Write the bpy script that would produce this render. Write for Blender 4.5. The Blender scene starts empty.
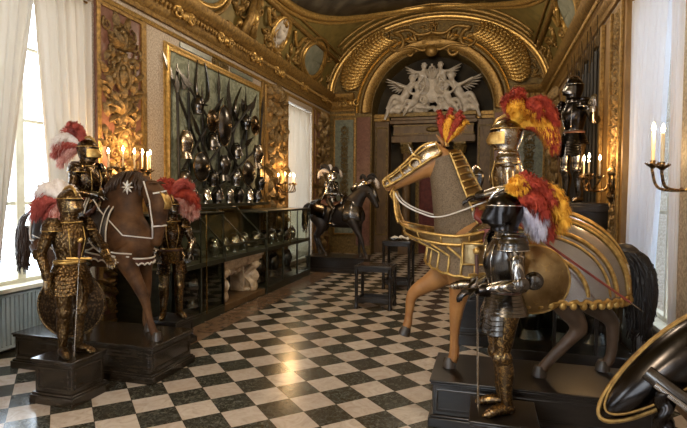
import bpy, math, random
from mathutils import Vector, Matrix, noise
V = Vector
PI = math.pi
sc = bpy.context.scene
COL = sc.collection
rnd = random.Random(7)
def R(d): return math.radians(d)
def sin(a): return math.sin(a)
def cos(a): return math.cos(a)

# ------------------------------------------------------------------ mesh collector
def catmull(P, n):
    """smooth samples through a list of tuples (any length)"""
    out = []
    m = len(P)
    for i in range(m - 1):
        p0, p1, p2, p3 = P[max(i-1, 0)], P[i], P[i+1], P[min(i+2, m-1)]
        for k in range(n):
            t = k / n
            out.append(tuple(0.5*((2*b) + (-a+c)*t + (2*a-5*b+4*c-d)*t*t + (-a+3*b-3*c+d)*t**3)
                             for a, b, c, d in zip(p0, p1, p2, p3)))
    out.append(tuple(P[-1]))
    return out

class MB:
    def __init__(s): s.v = []; s.f = []
    def add(s, vs, fs, M=None):
        o = len(s.v)
        s.v += [(M @ V(p)) if M else V(p) for p in vs]
        s.f += [tuple(i + o for i in f) for f in fs]
        return s
    def box(s, x0, x1, y0, y1, z0, z1, M=None):
        return s.add([(x0,y0,z0),(x1,y0,z0),(x1,y1,z0),(x0,y1,z0),(x0,y0,z1),(x1,y0,z1),(x1,y1,z1),(x0,y1,z1)],
            [(3,2,1,0),(4,5,6,7),(0,1,5,4),(1,2,6,5),(2,3,7,6),(3,0,4,7)], M)
    def bar(s, a, b, w, d=None, up=(0,0,1)):
        a = V(a); b = V(b); t = (b-a).normalized(); u = V(up)
        if abs(t.dot(u)) > .98: u = V((1,0,0))
        x = t.cross(u).normalized(); y = x.cross(t); d = d or w
        vs = [p + x*sx*w/2 + y*sy*d/2 for p in (a, b) for sx, sy in ((-1,-1),(1,-1),(1,1),(-1,1))]
        return s.add(vs, [(0,1,2,3),(7,6,5,4),(0,4,5,1),(1,5,6,2),(2,6,7,3),(3,7,4,0)])
    def rings(s, rs, cap=True, M=None):
        n = len(rs[0]); vs = [p for r in rs for p in r]; fs = []
        for i in range(len(rs)-1):
            for k in range(n):
                a = i*n+k; b = i*n+(k+1) % n
                fs.append((a, b, b+n, a+n))
        if cap:
            fs.append(tuple(reversed(range(n)))); o = (len(rs)-1)*n
            fs.append(tuple(range(o, o+n)))
        return s.add(vs, fs, M)
    def tube(s, pts, rad, n=8, flat=1.0, up=None, cap=True):
        pts = [V(p) for p in pts]; m = len(pts)
        if not hasattr(rad, '__len__'): rad = [rad]*m
        rs = []; x = None
        for i, p in enumerate(pts):
            t = (pts[min(i+1, m-1)] - pts[max(i-1, 0)])
            t = t.normalized() if t.length > 1e-9 else V((0,0,1))
            if x is None or up is not None:
                u = V(up) if up is not None else (V((0,0,1)) if abs(t.z) < .9 else V((1,0,0)))
                x = u.cross(t)
                x = x.normalized() if x.length > 1e-6 else V((1,0,0))
            else:
                x = (x - t*x.dot(t)).normalized()
            y = t.cross(x)
            r = rad[i]
            rs.append([p + x*cos(2*PI*k/n)*r + y*sin(2*PI*k/n)*r*flat for k in range(n)])
        return s.rings(rs, cap)
    def lathe(s, prof, n=20, M=None, cap=True):
        return s.rings([[(r*cos(2*PI*k/n), r*sin(2*PI*k/n), z) for k in range(n)] for r, z in prof], cap, M)
    def ell(s, c, r, n=12, m=8, M=None):
        T = Matrix.Translation(V(c)) @ (M.to_4x4() if M else Matrix())
        rs = []
        for i in range(m+1):
            a = -PI/2 + PI*(i if 0 < i < m else (0.12 if i == 0 else m-.12))/m
            rs.append([(r[0]*cos(a)*cos(2*PI*k/n), r[1]*cos(a)*sin(2*PI*k/n), r[2]*sin(a)) for k in range(n)])
        return s.rings(rs, True, T)
    def sheet(s, fn, nu, nv, th):
        """solid sheet: fn(u,v)->point, thickened along its normal by th (both ways th/2)"""
        G = [[V(fn(i/nu, j/nv)) for j in range(nv+1)] for i in range(nu+1)]
        up = []; dn = []
        for i in range(nu+1):
            for j in range(nv+1):
                a = G[min(i+1,nu)][j]-G[max(i-1,0)][j]; b = G[i][min(j+1,nv)]-G[i][max(j-1,0)]
                nn = a.cross(b); nn = nn.normalized() if nn.length > 1e-12 else V((0,0,1))
                up.append(G[i][j]+nn*th/2); dn.append(G[i][j]-nn*th/2)
        w = nv+1; N = len(up); fs = []
        for i in range(nu):
            for j in range(nv):
                a = i*w+j
                fs.append((a, a+w, a+w+1, a+1)); fs.append((N+a, N+a+1, N+a+w+1, N+a+w))
        for i in range(nu):
            for j, fl in ((0, 1), (nv, 0)):
                a = i*w+j; b = a+w
                fs.append((a, N+a, N+b, b) if fl else (a, b, N+b, N+a))
        for j in range(nv):
            for i, fl in ((0, 0), (nu, 1)):
                a = i*w+j; b = a+1
                fs.append((a, N+a, N+b, b) if fl else (a, b, N+b, N+a))
        return s.add(up+dn, fs)
    def prism(s, outline, d0, d1, M=None):
        """2D outline (x,y) extruded along z from d0 to d1"""
        n = len(outline)
        vs = [(x,y,d0) for x,y in outline]+[(x,y,d1) for x,y in outline]
        fs = [tuple(reversed(range(n))), tuple(range(n,2*n))]+[(k,(k+1)%n,n+(k+1)%n,n+k) for k in range(n)]
        return s.add(vs, fs, M)
    def build(s, name, mat, parent=None, sharp=35, bevel=0, sub=0):
        me = bpy.data.meshes.new(name)
        me.from_pydata([tuple(p) for p in s.v], [], s.f)
        me.validate(); me.update()
        me.polygons.foreach_set('use_smooth', [True]*len(me.polygons))
        if sharp: me.set_sharp_from_angle(angle=R(sharp))
        o = bpy.data.objects.new(name, me); COL.objects.link(o)
        me.materials.append(M_(mat))
        if parent is not None: o.parent = parent
        if bevel:
            b = o.modifiers.new('b', 'BEVEL'); b.width = bevel; b.segments = 2; b.limit_method = 'ANGLE'; b.harden_normals = False
        if sub:
            b = o.modifiers.new('s', 'SUBSURF'); b.levels = b.render_levels = sub
        return o

def tag(o, label=None, cat=None, group=None, kind=None):
    if label: o['label'] = label
    if cat: o['category'] = cat
    if group: o['group'] = group
    if kind: o['kind'] = kind
    return o
def thing(name, label, cat, loc=(0,0,0), rz=0, group=None):
    o = bpy.data.objects.new(name, None); COL.objects.link(o)
    o.empty_display_size = .1
    o.location = loc; o.rotation_euler = (0,0,R(rz))
    return tag(o, label, cat, group)
def struct(o): o['kind'] = 'structure'; return o
def copy_tree(o, loc, rz, label, group=None):
    c = o.copy(); COL.objects.link(c); c.location = loc; c.rotation_euler = (0,0,R(rz)); c['label'] = label
    if group: c['group'] = group
    for ch in list(o.children):
        d = ch.copy(); COL.objects.link(d); d.parent = c
        for g in list(ch.children):
            e = g.copy(); COL.objects.link(e); e.parent = d
    return c

# ------------------------------------------------------------------ materials
MATS = {}
def M_(n): return MATS[n] if isinstance(n, str) else n
def nodes(name):
    m = bpy.data.materials.new(name); m.use_nodes = True
    nt = m.node_tree; b = nt.nodes['Principled BSDF']
    MATS[name] = m
    return m, nt, b
def N(nt, t, **kw):
    n = nt.nodes.new(t)
    for k, v in kw.items():
        if k in n.inputs: n.inputs[k].default_value = v
        else: setattr(n, k, v)
    return n
def L(nt, a, b): nt.links.new(a, b)
def mixc(nt, fac, a, b, blend='MIX'):
    m = nt.nodes.new('ShaderNodeMix'); m.data_type = 'RGBA'; m.blend_type = blend
    for sock, val in ((m.inputs[0], fac), (m.inputs[6], a), (m.inputs[7], b)):
        if hasattr(val, 'links'): L(nt, val, sock)
        elif isinstance(val, (int, float)): sock.default_value = val
        else: sock.default_value = (*val, 1)
    return m.outputs[2]
def math_(nt, op, a, b=None, c=None):
    m = nt.nodes.new('ShaderNodeMath'); m.operation = op
    for i, v in enumerate((a, b, c)):
        if v is None: continue
        if hasattr(v, 'links'): L(nt, v, m.inputs[i])
        else: m.inputs[i].default_value = v
    return m.outputs[0]
def ramp(nt, fac, stops):
    r = nt.nodes.new('ShaderNodeValToRGB'); L(nt, fac, r.inputs[0])
    e = r.color_ramp.elements
    while len(e) < len(stops): e.new(.5)
    for i, (p, c) in enumerate(stops): e[i].position = p; e[i].color = (*c, 1) if len(c) == 3 else c
    return r.outputs[0]
def coord(nt, scale=(1,1,1), rot=(0,0,0)):
    t = N(nt, 'ShaderNodeTexCoord'); m = N(nt, 'ShaderNodeMapping')
    m.inputs['Scale'].default_value = scale; m.inputs['Rotation'].default_value = rot
    L(nt, t.outputs['Object'], m.inputs['Vector'])
    return m.outputs[0]
def noise_(nt, vec, scale, detail=4, rough=.55, dist=0):
    n = N(nt, 'ShaderNodeTexNoise', Scale=scale, Detail=detail, Roughness=rough, Distortion=dist)
    L(nt, vec, n.inputs['Vector']); return n.outputs['Fac']
def bump(nt, b, h, strength=.3, dist=.01):
    n = N(nt, 'ShaderNodeBump', Strength=strength, Distance=dist); L(nt, h, n.inputs['Height']); L(nt, n.outputs[0], b.inputs['Normal'])
def mat(name, c1, c2=None, rough=.5, metal=0, scale=12, lo=.35, hi=.65, bs=0, bscale=None, vec=(1,1,1), spec=None, coat=0, dist=0):
    m, nt, b = nodes(name)
    b.inputs['Roughness'].default_value = rough; b.inputs['Metallic'].default_value = metal
    if spec is not None: b.inputs['Specular IOR Level'].default_value = spec
    if coat: b.inputs['Coat Weight'].default_value = coat; b.inputs['Coat Roughness'].default_value = .15
    vc = coord(nt, vec)
    if c2 is None: b.inputs['Base Color'].default_value = (*c1, 1)
    else: L(nt, ramp(nt, noise_(nt, vc, scale, 5, .6, dist), [(lo, c1), (hi, c2)]), b.inputs['Base Color'])
    if bs: bump(nt, b, noise_(nt, vc, bscale or scale*2, 4), bs)
    return m
# gilding, stone and woods
mat('gold', (.115,.062,.018), (.42,.26,.075), rough=.42, metal=.55, scale=16, lo=.3, hi=.68, bs=.6, bscale=70)
mat('gold_bright', (.30,.175,.045), (.66,.43,.14), rough=.33, metal=.7, scale=18, lo=.3, hi=.65, bs=.35, bscale=70)
mat('gold_wall', (.08,.05,.02), (.33,.215,.082), rough=.45, metal=.45, scale=26, lo=.34, hi=.66, bs=.9, bscale=60)
mat('gold_dull', (.07,.047,.015), (.27,.18,.055), rough=.5, metal=.35, scale=14, lo=.33, hi=.68, bs=.8, bscale=45)
mat('vault', (.115,.088,.024), (.235,.175,.05), rough=.55, metal=.2, scale=3.5, lo=.3, hi=.7, bs=.3, bscale=18)
mat('vault_green', (.13,.14,.10), (.27,.27,.20), rough=.7, scale=3, bs=.2, bscale=20)
mat('brass', (.62,.42,.15), rough=.25, metal=1)
mat('stipple', (.25,.195,.145), (.52,.43,.335), rough=.45, scale=34, lo=.36, hi=.62, bs=.12, bscale=60)
mat('red_marble', (.11,.045,.032), (.23,.11,.075), rough=.3, scale=7, lo=.3, hi=.7, dist=1.5)
mat('green_marble', (.075,.095,.08), (.24,.26,.20), rough=.3, scale=6, lo=.3, hi=.7, dist=1.2)
mat('brown_marble', (.070,.040,.017), (.17,.10,.040), rough=.5, scale=4, lo=.3, hi=.7, dist=2, vec=(1,1,.35))
mat('dark_damask', (.030,.027,.020), (.065,.055,.04), rough=.8, scale=5.5)
mat('damask', (.185,.205,.145), (.33,.355,.265), rough=.8, scale=5.5, lo=.42, hi=.58, dist=2)
mat('stucco', (.40,.355,.30), (.62,.565,.50), rough=.6, scale=6, bs=.15, bscale=40)
mat('white_marble', (.30,.21,.12), (.66,.54,.38), rough=.35, scale=6, lo=.3, hi=.6, bs=.1, bscale=40, dist=.8)
mat('dark_wood', (.012,.009,.006), (.036,.026,.017), rough=.2, scale=5, vec=(1,1,6), coat=.25)
mat('black_wood', (.006,.005,.005), (.018,.014,.012), rough=.3, scale=6, vec=(1,1,5), coat=.2)
mat('case_wood', (.012,.014,.009), (.035,.038,.022), rough=.35, scale=6, vec=(1,1,5), coat=.15)
mat('case_back', (.085,.09,.06), (.14,.145,.10), rough=.8, scale=8)
mat('ochre_wood', (.17,.09,.026), (.31,.175,.055), rough=.4, scale=7, vec=(1,1,.3))
mat('cream_paint', (.62,.55,.40), (.74,.68,.53), rough=.45, scale=6)
mat('bark', (.012,.010,.008), rough=.6)
mat('outer_dimmer', (.46,.55,.66), (.54,.63,.74), rough=.9, scale=2)
mat('radiator', (.30,.36,.38), (.38,.43,.44), rough=.4, scale=4)
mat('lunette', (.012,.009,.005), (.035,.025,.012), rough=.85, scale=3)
mat('painting', (.012,.011,.010), (.09,.08,.06), rough=.5, scale=1.2, dist=1.5)
mat('deep_red', (.075,.012,.012), (.13,.025,.02), rough=.7, scale=9)
mat('plaster', (.22,.16,.10), (.30,.22,.14), rough=.7, scale=4)
# horses and fittings
mat('bay_coat', (.036,.015,.006), (.135,.062,.023), rough=.62, scale=5, vec=(1,1,1), bs=.15, bscale=90, spec=.25)
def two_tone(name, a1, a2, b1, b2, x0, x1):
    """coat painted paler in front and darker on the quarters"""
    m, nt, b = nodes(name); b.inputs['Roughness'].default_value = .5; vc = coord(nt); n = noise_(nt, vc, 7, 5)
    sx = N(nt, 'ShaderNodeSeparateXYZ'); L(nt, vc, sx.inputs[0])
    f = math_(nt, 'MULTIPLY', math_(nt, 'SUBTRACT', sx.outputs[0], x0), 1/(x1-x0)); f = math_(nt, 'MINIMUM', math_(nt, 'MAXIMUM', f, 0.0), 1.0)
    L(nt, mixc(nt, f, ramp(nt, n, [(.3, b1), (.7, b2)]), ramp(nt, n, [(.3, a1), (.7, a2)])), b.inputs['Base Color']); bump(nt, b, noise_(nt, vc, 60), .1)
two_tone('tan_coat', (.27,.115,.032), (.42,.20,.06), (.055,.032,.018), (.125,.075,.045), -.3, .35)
mat('black_coat', (.010,.008,.008), (.03,.022,.02), rough=.5, scale=9)
mat('hair_black', (.008,.007,.008), rough=.45)
mat('hair_brown', (.035,.017,.009), rough=.5)
mat('hoof', (.03,.022,.016), (.07,.05,.035), rough=.35, scale=10)
mat('white_lace', (.72,.68,.62), rough=.6)
mat('eye', (.01,.008,.007), rough=.08)
mat('leather', (.05,.018,.012), (.09,.035,.022), rough=.5, scale=20)
mat('red_leather', (.16,.02,.015), (.24,.04,.03), rough=.5, scale=14)
mat('mail', (.10,.085,.07), (.24,.20,.16), rough=.5, metal=.75, scale=95, lo=.4, hi=.6, bs=.6, bscale=140)
mat('mail_cloth', (.11,.075,.042), (.215,.155,.095), rough=.65, metal=.25, scale=95, lo=.4, hi=.6, bs=.5, bscale=140)
for n, c1, c2 in (('feather_red', (.22,.012,.007), (.46,.060,.025)), ('feather_crimson', (.26,.030,.022), (.50,.10,.075)), ('feather_yellow', (.72,.33,.02), (.95,.55,.06)),
                  ('feather_white', (.70,.62,.58), (.88,.83,.80)), ('feather_pink', (.62,.22,.18), (.80,.50,.44)), ('feather_black', (.012,.010,.010), (.03,.025,.025)), ('feather_lilac', (.50,.48,.62), (.70,.68,.78))):
    mat(n, c1, c2, rough=.75, scale=18)

def armour(name, c1, c2, rough=.28, kind='plain', gold=(.55,.35,.10), scale=30, gs=.5):
    """steel with an etched or gilt pattern of its own"""
    m, nt, b = nodes(name)
    b.inputs['Metallic'].default_value = 1
    vc = coord(nt)
    base = ramp(nt, noise_(nt, vc, 7, 5), [(.3, c1), (.7, c2)])
    rr = math_(nt, 'MULTIPLY_ADD', noise_(nt, vc, 25, 3), .12, rough-.06)
    L(nt, rr, b.inputs['Roughness'])
    if kind == 'scale':
        v = N(nt, 'ShaderNodeTexVoronoi', Scale=scale); L(nt, coord(nt, (1,1,.8)), v.inputs['Vector'])
        f = ramp(nt, v.outputs['Distance'], [(.25, (1,1,1)), (.55, (0,0,0))])
        base = mixc(nt, f, base, gold); bump(nt, b, math_(nt, 'MULTIPLY', v.outputs['Distance'], -1), .7, .012)
    elif kind == 'bands':
        w = N(nt, 'ShaderNodeTexWave', Scale=scale, Distortion=.6); w.bands_direction = 'X'; L(nt, vc, w.inputs['Vector'])
        f = ramp(nt, w.outputs['Fac'], [(gs+.22, (0,0,0)), (gs+.34, (1,1,1))])
        base = mixc(nt, f, base, gold); bump(nt, b, w.outputs['Fac'], .25, .006)
    elif kind == 'etched':
        n = noise_(nt, vc, scale, 3, .5, 2.5)
        f = ramp(nt, n, [(gs, (0,0,0)), (gs+.1, (1,1,1))])
        base = mixc(nt, f, base, gold); bump(nt, b, n, .3, .006)
    L(nt, base, b.inputs['Base Color'])
    return m
armour('steel', (.28,.27,.26), (.48,.46,.44), .24)
armour('steel_bright', (.55,.53,.50), (.75,.73,.70), .2)
armour('steel_blued', (.33,.33,.35), (.42,.42,.43), .17)
armour('steel_dark', (.075,.07,.066), (.17,.16,.15), .25)
armour('steel_black', (.02,.018,.018), (.055,.05,.048), .22)
armour('bronze_scale', (.055,.034,.017), (.13,.08,.04), .36, 'scale', (.20,.125,.05), 42)
armour('bronze_etched', (.06,.042,.026), (.15,.10,.06), .3, 'etched', (.40,.26,.10), 22, .5)
armour('dark_gilt', (.035,.025,.018), (.085,.06,.042), .27, 'etched', (.34,.21,.07), 30, .55)
armour('steel_gilt', (.20,.17,.14), (.40,.34,.27), .26, 'etched', (.55,.36,.11), 26, .6)
armour('horse_bronze', (.21,.14,.065), (.42,.30,.15), .3, 'etched', (.5,.34,.12), 14, .62)
armour('steel_banded', (.09,.08,.075), (.2,.185,.17), .22, 'bands', (.55,.50,.42), 16, .5)
armour('studded', (.028,.019,.013), (.07,.046,.03), .5, 'scale', (.16,.10,.05), 40)

def floor_mat():
    m, nt, b = nodes('checker_marble')
    t = N(nt, 'ShaderNodeTexCoord'); mp = N(nt, 'ShaderNodeMapping'); mp.vector_type = 'TEXTURE'
    L(nt, t.outputs['Object'], mp.inputs['Vector'])
    T = 2.1/5.8835
    mp.inputs['Location'].default_value = (-7.4977*T, 12.679*T, 0); mp.inputs['Rotation'].default_value = (0,0,R(45)); mp.inputs['Scale'].default_value = (T,T,1)
    sx = N(nt, 'ShaderNodeSeparateXYZ'); L(nt, mp.outputs[0], sx.inputs[0])
    fx = math_(nt, 'FLOOR', sx.outputs[0]); fy = math_(nt, 'FLOOR', sx.outputs[1])
    par = math_(nt, 'FLOORED_MODULO', math_(nt, 'ADD', fx, fy), 2.0)
    cid = N(nt, 'ShaderNodeCombineXYZ'); L(nt, fx, cid.inputs[0]); L(nt, fy, cid.inputs[1])
    wn = N(nt, 'ShaderNodeTexWhiteNoise'); L(nt, cid.outputs[0], wn.inputs['Vector'])
    # veins shifted tile by tile
    off = N(nt, 'ShaderNodeVectorMath', operation='MULTIPLY_ADD'); L(nt, wn.outputs['Color'], off.inputs[0]); off.inputs[1].default_value = (9,9,9); L(nt, t.outputs['Object'], off.inputs[2])
    n1 = noise_(nt, off.outputs[0], 5, 6, .65, 2.2); n2 = noise_(nt, off.outputs[0], 24, 6, .7, 1)
    light = ramp(nt, n1, [(.25, (.42,.34,.27)), (.5, (.60,.52,.44)), (.72, (.70,.64,.58))])
    light = mixc(nt, math_(nt, 'MULTIPLY', wn.outputs['Value'], .5), light, (.42,.33,.27))
    dark = ramp(nt, n2, [(.36, (.018,.021,.017)), (.52, (.050,.054,.044)), (.70, (.22,.22,.18))])
    dark = mixc(nt, math_(nt, 'MULTIPLY', wn.outputs['Value'], .45), dark, (.055,.042,.03))
    col = mixc(nt, math_(nt, 'GREATER_THAN', par, .5), light, dark)
    # joints
    def edge(s):
        f = math_(nt, 'FRACT', s); return math_(nt, 'MINIMUM', f, math_(nt, 'SUBTRACT', 1.0, f))
    j = math_(nt, 'LESS_THAN', math_(nt, 'MINIMUM', edge(sx.outputs[0]), edge(sx.outputs[1])), .008)
    col = mixc(nt, j, col, (.05,.04,.03))
    L(nt, col, b.inputs['Base Color'])
    L(nt, math_(nt, 'MULTIPLY_ADD', n1, .16, .13), b.inputs['Roughness'])
    bump(nt, b, noise_(nt, t.outputs['Object'], 2.5, 2), .06, .02)
floor_mat()
mat('border_stone', (.13,.08,.05), (.26,.17,.11), rough=.2, scale=4, dist=1.5)

def glass(name, tint=(1,1,1), k=.08):
    m, nt, b = nodes(name); nt.nodes.remove(b)
    out = nt.nodes['Material Output']
    tr = N(nt, 'ShaderNodeBsdfTransparent'); tr.inputs[0].default_value = (*tint, 1)
    gl = N(nt, 'ShaderNodeBsdfGlossy', Roughness=.03)
    fr = N(nt, 'ShaderNodeFresnel', IOR=1.45)
    ge = N(nt, 'ShaderNodeNewGeometry'); fa = math_(nt, 'MULTIPLY', fr.outputs[0], math_(nt, 'SUBTRACT', 1.0, ge.outputs['Backfacing']))
    mx = N(nt, 'ShaderNodeMixShader'); L(nt, fa, mx.inputs[0]); L(nt, tr.outputs[0], mx.inputs[1]); L(nt, gl.outputs[0], mx.inputs[2]); L(nt, mx.outputs[0], out.inputs[0])
glass('glass'); glass('case_glass', (.88,.90,.86))
def curtain_mat(name, c, tw):
    m, nt, b = nodes(name); nt.nodes.remove(b)
    out = nt.nodes['Material Output']
    d = N(nt, 'ShaderNodeBsdfDiffuse'); d.inputs[0].default_value = (*c, 1)
    t = N(nt, 'ShaderNodeBsdfTranslucent'); t.inputs[0].default_value = (*c, 1)
    mx = N(nt, 'ShaderNodeMixShader'); mx.inputs[0].default_value = tw
    L(nt, d.outputs[0], mx.inputs[1]); L(nt, t.outputs[0], mx.inputs[2]); L(nt, mx.outputs[0], out.inputs[0])
curtain_mat('curtain', (.88,.88,.90), .52)  # right-hand copy of the fabric, kept whiter and more translucent to look brighter
curtain_mat('curtain_dimmed', (.76,.72,.66), .36)  # same fabric, colour darkened and warmed to imitate dimmer, warm-lit left curtains
def emis(name, c, s):
    m, nt, b = nodes(name)
    b.inputs['Base Color'].default_value = (*c, 1); b.inputs['Emission Color'].default_value = (*c, 1); b.inputs['Emission Strength'].default_value = s
emis('flame', (1.0,.78,.42), 40)
mat('wax', (.80,.66,.42), rough=.45)
MATS['wax'].node_tree.nodes['Principled BSDF'].inputs['Subsurface Weight'].default_value = 0.0
mat('paper', (.75,.73,.68), rough=.7)
XL, XR, YE, YB = -5.5, 1.9, 17.5, -3.0
ZC = 5.1                     # underside of cornice
def plain(name, boxes, m, parent=None, bevel=0):
    b = MB()
    for x in boxes: b.box(*x)
    o = b.build(name, m, parent, bevel=bevel)
    return o
struct(plain('floor', [(-6.4,2.6,YB,19.5,-.1,0)], 'checker_marble'))
# ---- side walls with their window openings
LW = [(4.25,6.08,0.0,4.85), (13.5,15.6,.1,4.78)]     # left openings (y0,y1,z0,z1)
struct(plain('wall_left', [(-6.3,XL,YB,-1.6,0,5.7),(-6.3,XL,-1.6,.6,0,.84),(-6.3,XL,-1.6,.6,4.85,5.7),(-6.3,XL,.6,4.25,0,5.7),(-6.3,XL,4.25,6.08,4.85,5.7),(-6.3,XL,6.08,13.5,0,5.7),(-6.3,XL,13.5,15.6,0,.1),(-6.3,XL,13.5,15.6,4.78,5.7),(-6.3,XL,15.6,YE,0,5.7),
    (-6.3,-6.12,4.25,6.08,0,.84)], 'stipple'))
struct(plain('wall_right', [(XR,2.5,YB,-1.6,0,5.7),(XR,2.5,-1.6,.6,0,.5),(XR,2.5,-1.6,.6,4.85,5.7),(XR,2.5,.6,5.9,0,5.7),(XR,2.5,5.9,8.0,4.85,5.7),(XR,2.5,8.0,YE,0,5.7),(2.3,2.5,5.9,8.0,0,.5)], 'stipple'))
struct(plain('wall_back', [(XL-.8,-3.4,YB-.2,YB,0,8.6),(-.4,XR+.6,YB-.2,YB,0,8.6),(-3.4,-.4,YB-.2,YB,0,1.0),(-3.4,-.4,YB-.2,YB,4.4,8.6)], 'plaster'))
b = MB()
for x in (-3.4,-1.94,-.48): b.box(x,x+.08,YB-.15,YB-.05,1.0,4.4)
for z in (1.0,2.1,3.2,4.32): b.box(-3.4,-.4,YB-.15,YB-.05,z,z+.08)
w6 = struct(b.build('window_added_6', 'cream_paint'))  # unseen window added to light the foreground and give the armour highlights
plain('pane', [(-3.4,-.4,YB-.11,YB-.10,1.0,4.4)], 'glass', w6)

def window(name, x, side, y0, y1, z0, z1, posts, rails, depth=.09, w=.075):
    t = MB(); h = w/2
    t.box(x-depth/2,x+depth/2,y0,y0+w,z0,z1); t.box(x-depth/2,x+depth/2,y1-w,y1,z0,z1)
    t.box(x-depth/2,x+depth/2,y0,y1,z0,z0+w); t.box(x-depth/2,x+depth/2,y0,y1,z1-w,z1)
    for p, k in posts: t.box(x-depth/2-.01,x+depth/2+.01,p-k/2,p+k/2,z0+w,z1-w)
    for z in rails: t.box(x-.02,x+.02,y0+w,y1-w,z-.025,z+.025)
    fr = struct(t.build(name, 'cream_paint', bevel=.008))
    plain('pane', [(x-.004,x+.004,y0+w,y1-w,z0+w,z1-w)], 'glass', fr)
    return fr
w1 = window('window_1', -6.2, -1, 4.25, 6.08, .84, 4.85, [(4.86,.06),(5.46,.13)], [1.95,3.1,4.1])
plain('sill', [(-6.3,-5.9,4.25,6.08,.80,.86)], 'cream_paint', w1, .01)
plain('apron', [(-6.13,-6.08,4.27,6.06,.62,.80)], 'cream_paint', w1, .006)
w2 = window('window_2', -6.1, -1, 13.5, 15.6, .1, 4.78, [(14.55,.12)], [1.8,3.0])
w3 = window('window_3', 2.25, 1, 5.9, 8.0, .5, 4.85, [(7.22,.07)], [1.9,3.1])
plain('sill', [(2.02,2.3,5.9,8.0,.46,.52)], 'cream_paint', w3, .01)

window('window_added_4', -6.2, -1, -1.6, .6, .84, 4.85, [(-.5,.1)], [1.95,3.1])  # unseen, like its partner below: both added behind the view for extra daylight
window('window_added_5', 2.25, 1, -1.6, .6, .5, 4.85, [(-.5,.1)], [1.9,3.1])
struct(plain('wall_outer_dimmer', [(5.6,6.0,-6,22,-1,7.5)], 'outer_dimmer'))  # wall added outside to cut and cool the light of the right window
struct(plain('floor_outer_dimmer', [(2.5,5.6,-6,22,-1.1,-1)], 'outer_dimmer'))  # ground added with that wall, its tone set for the right curtain's brightness
# ---- radiator in the window recess
t = thing('radiator', 'grey-blue ribbed radiator below the sill of the near left window', 'radiator', (-6.0,5.15,0))
b = MB()
for i in range(26):
    y = -.82+i*.065; b.box(-.05,.05,y,y+.045,.10,.74)
b.build('fins', 'radiator', t, bevel=.006)
b = MB(); b.box(-.055,.055,-.84,.86,.74,.775); b.box(-.055,.055,-.84,.86,.06,.10); b.build('rail', 'radiator', t, bevel=.006)
b = MB()
for y in (-.7,.7): b.box(-.03,.03,y-.02,y+.02,0,.07)
b.build('foot', 'radiator', t)

# ---- end wall with its arched recess (arch centre XA, springing ZA)
XA, ZA, RA = -1.88, 5.0, 2.06
def arc(r, a0, a1, n, cx=XA, cz=ZA): return [(cx+r*cos(R(a0+(a1-a0)*k/n)), cz+r*sin(R(a0+(a1-a0)*k/n))) for k in range(n+1)]
MX = Matrix(((1,0,0,0),(0,0,1,0),(0,1,0,0),(0,0,0,1)))          # (x,y,d)->(x,d,y)
b = MB()
ap = arc(RA, 180, 0, 32)
for i in range(32):                                            # spandrels above the arch
    (xa,za),(xb,zb) = ap[i], ap[i+1]
    b.prism([(xa,za),(xb,zb),(xb,9.2),(xa,9.2)], YE, YE+.25, MX)
b.box(XL-.8,XA-RA,YE,YE+.25,0,9.2); b.box(XA+RA,XR+.6,YE,YE+.25,0,9.2)
wall_end = struct(b.build('wall_end', 'gold_dull'))
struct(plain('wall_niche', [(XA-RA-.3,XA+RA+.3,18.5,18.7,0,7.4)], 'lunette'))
b = MB()
for i in range(32):
    (xa,za),(xb,zb) = ap[i], ap[i+1]
    (xc,zc),(xd,zd) = arc(RA+.2,180,0,32)[i], arc(RA+.2,180,0,32)[i+1]
    b.prism([(xa,za),(xb,zb),(xd,zd),(xc,zc)], YE+.25, 18.5, MX)
b.box(XA-RA-.2,XA-RA,YE+.25,18.5,0,ZA); b.box(XA+RA,XA+RA+.2,YE+.25,18.5,0,ZA)
struct(b.build('trim_1', 'gold_dull'))
# moulded archivolt, two rolls and a fascia
def archmould(name, r, w, d, m):
    b = MB(); n = 40; prof = [(-w/2,0),(-w/2,d*.55),(-w*.3,d),(w*.1,d*.75),(w*.3,d*1.05),(w/2,d*.4),(w/2,0)]
    rs = []
    for k in range(n+1):
        a = R(180-180*k/n)
        rs.append([(XA+(r+p)*cos(a), YE-q, ZA+(r+p)*sin(a)) for p, q in prof])
    b.rings(rs); return struct(b.build(name, m, sharp=50))
archmould('trim_2', RA+.20, .36, .14, 'gold')
archmould('trim_3', RA+.52, .12, .10, 'gold_bright')
# ---- vault
XV, AV, ZV, HV = -1.8, 3.72, 5.6, 2.6
def vault(th, y, off=0):
    a = R(th); x = -AV*cos(a); z = HV*sin(a)
    n = V((x/AV**2, 0, z/HV**2)).normalized()
    return V((XV+x, y, ZV+z)) - n*off
b = MB(); b.sheet(lambda u, v: vault(180*u, YB+(YE+.1-YB)*v, -.1), 48, 30, .2)
struct(b.build('ceiling', 'vault', sharp=0))
# lunette outline on the end wall, where vault and wall meet
def vaulttube(name, pts, r, m, n=8, parent=None):
    b = MB(); b.tube(pts, r, n); o = b.build(name, m, parent, sharp=0)
    return o
struct(vaulttube('trim_4', [vault(180*k/48, YE-.05, .05) for k in range(49)], .11, 'gold_bright'))
struct(vaulttube('trim_5', [vault(180*k/48, YE-.3, .02) for k in range(49)], .06, 'gold'))
b = MB()
for off, rr in ((.16,.04),):
    b.tube([(XV-(AV-off)*cos(R(180*k/48)), YE-.03, ZV+(HV-off)*sin(R(180*k/48))) for k in range(49)], rr, 8)
struct(b.build('trim_6', 'gold', sharp=0))

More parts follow.
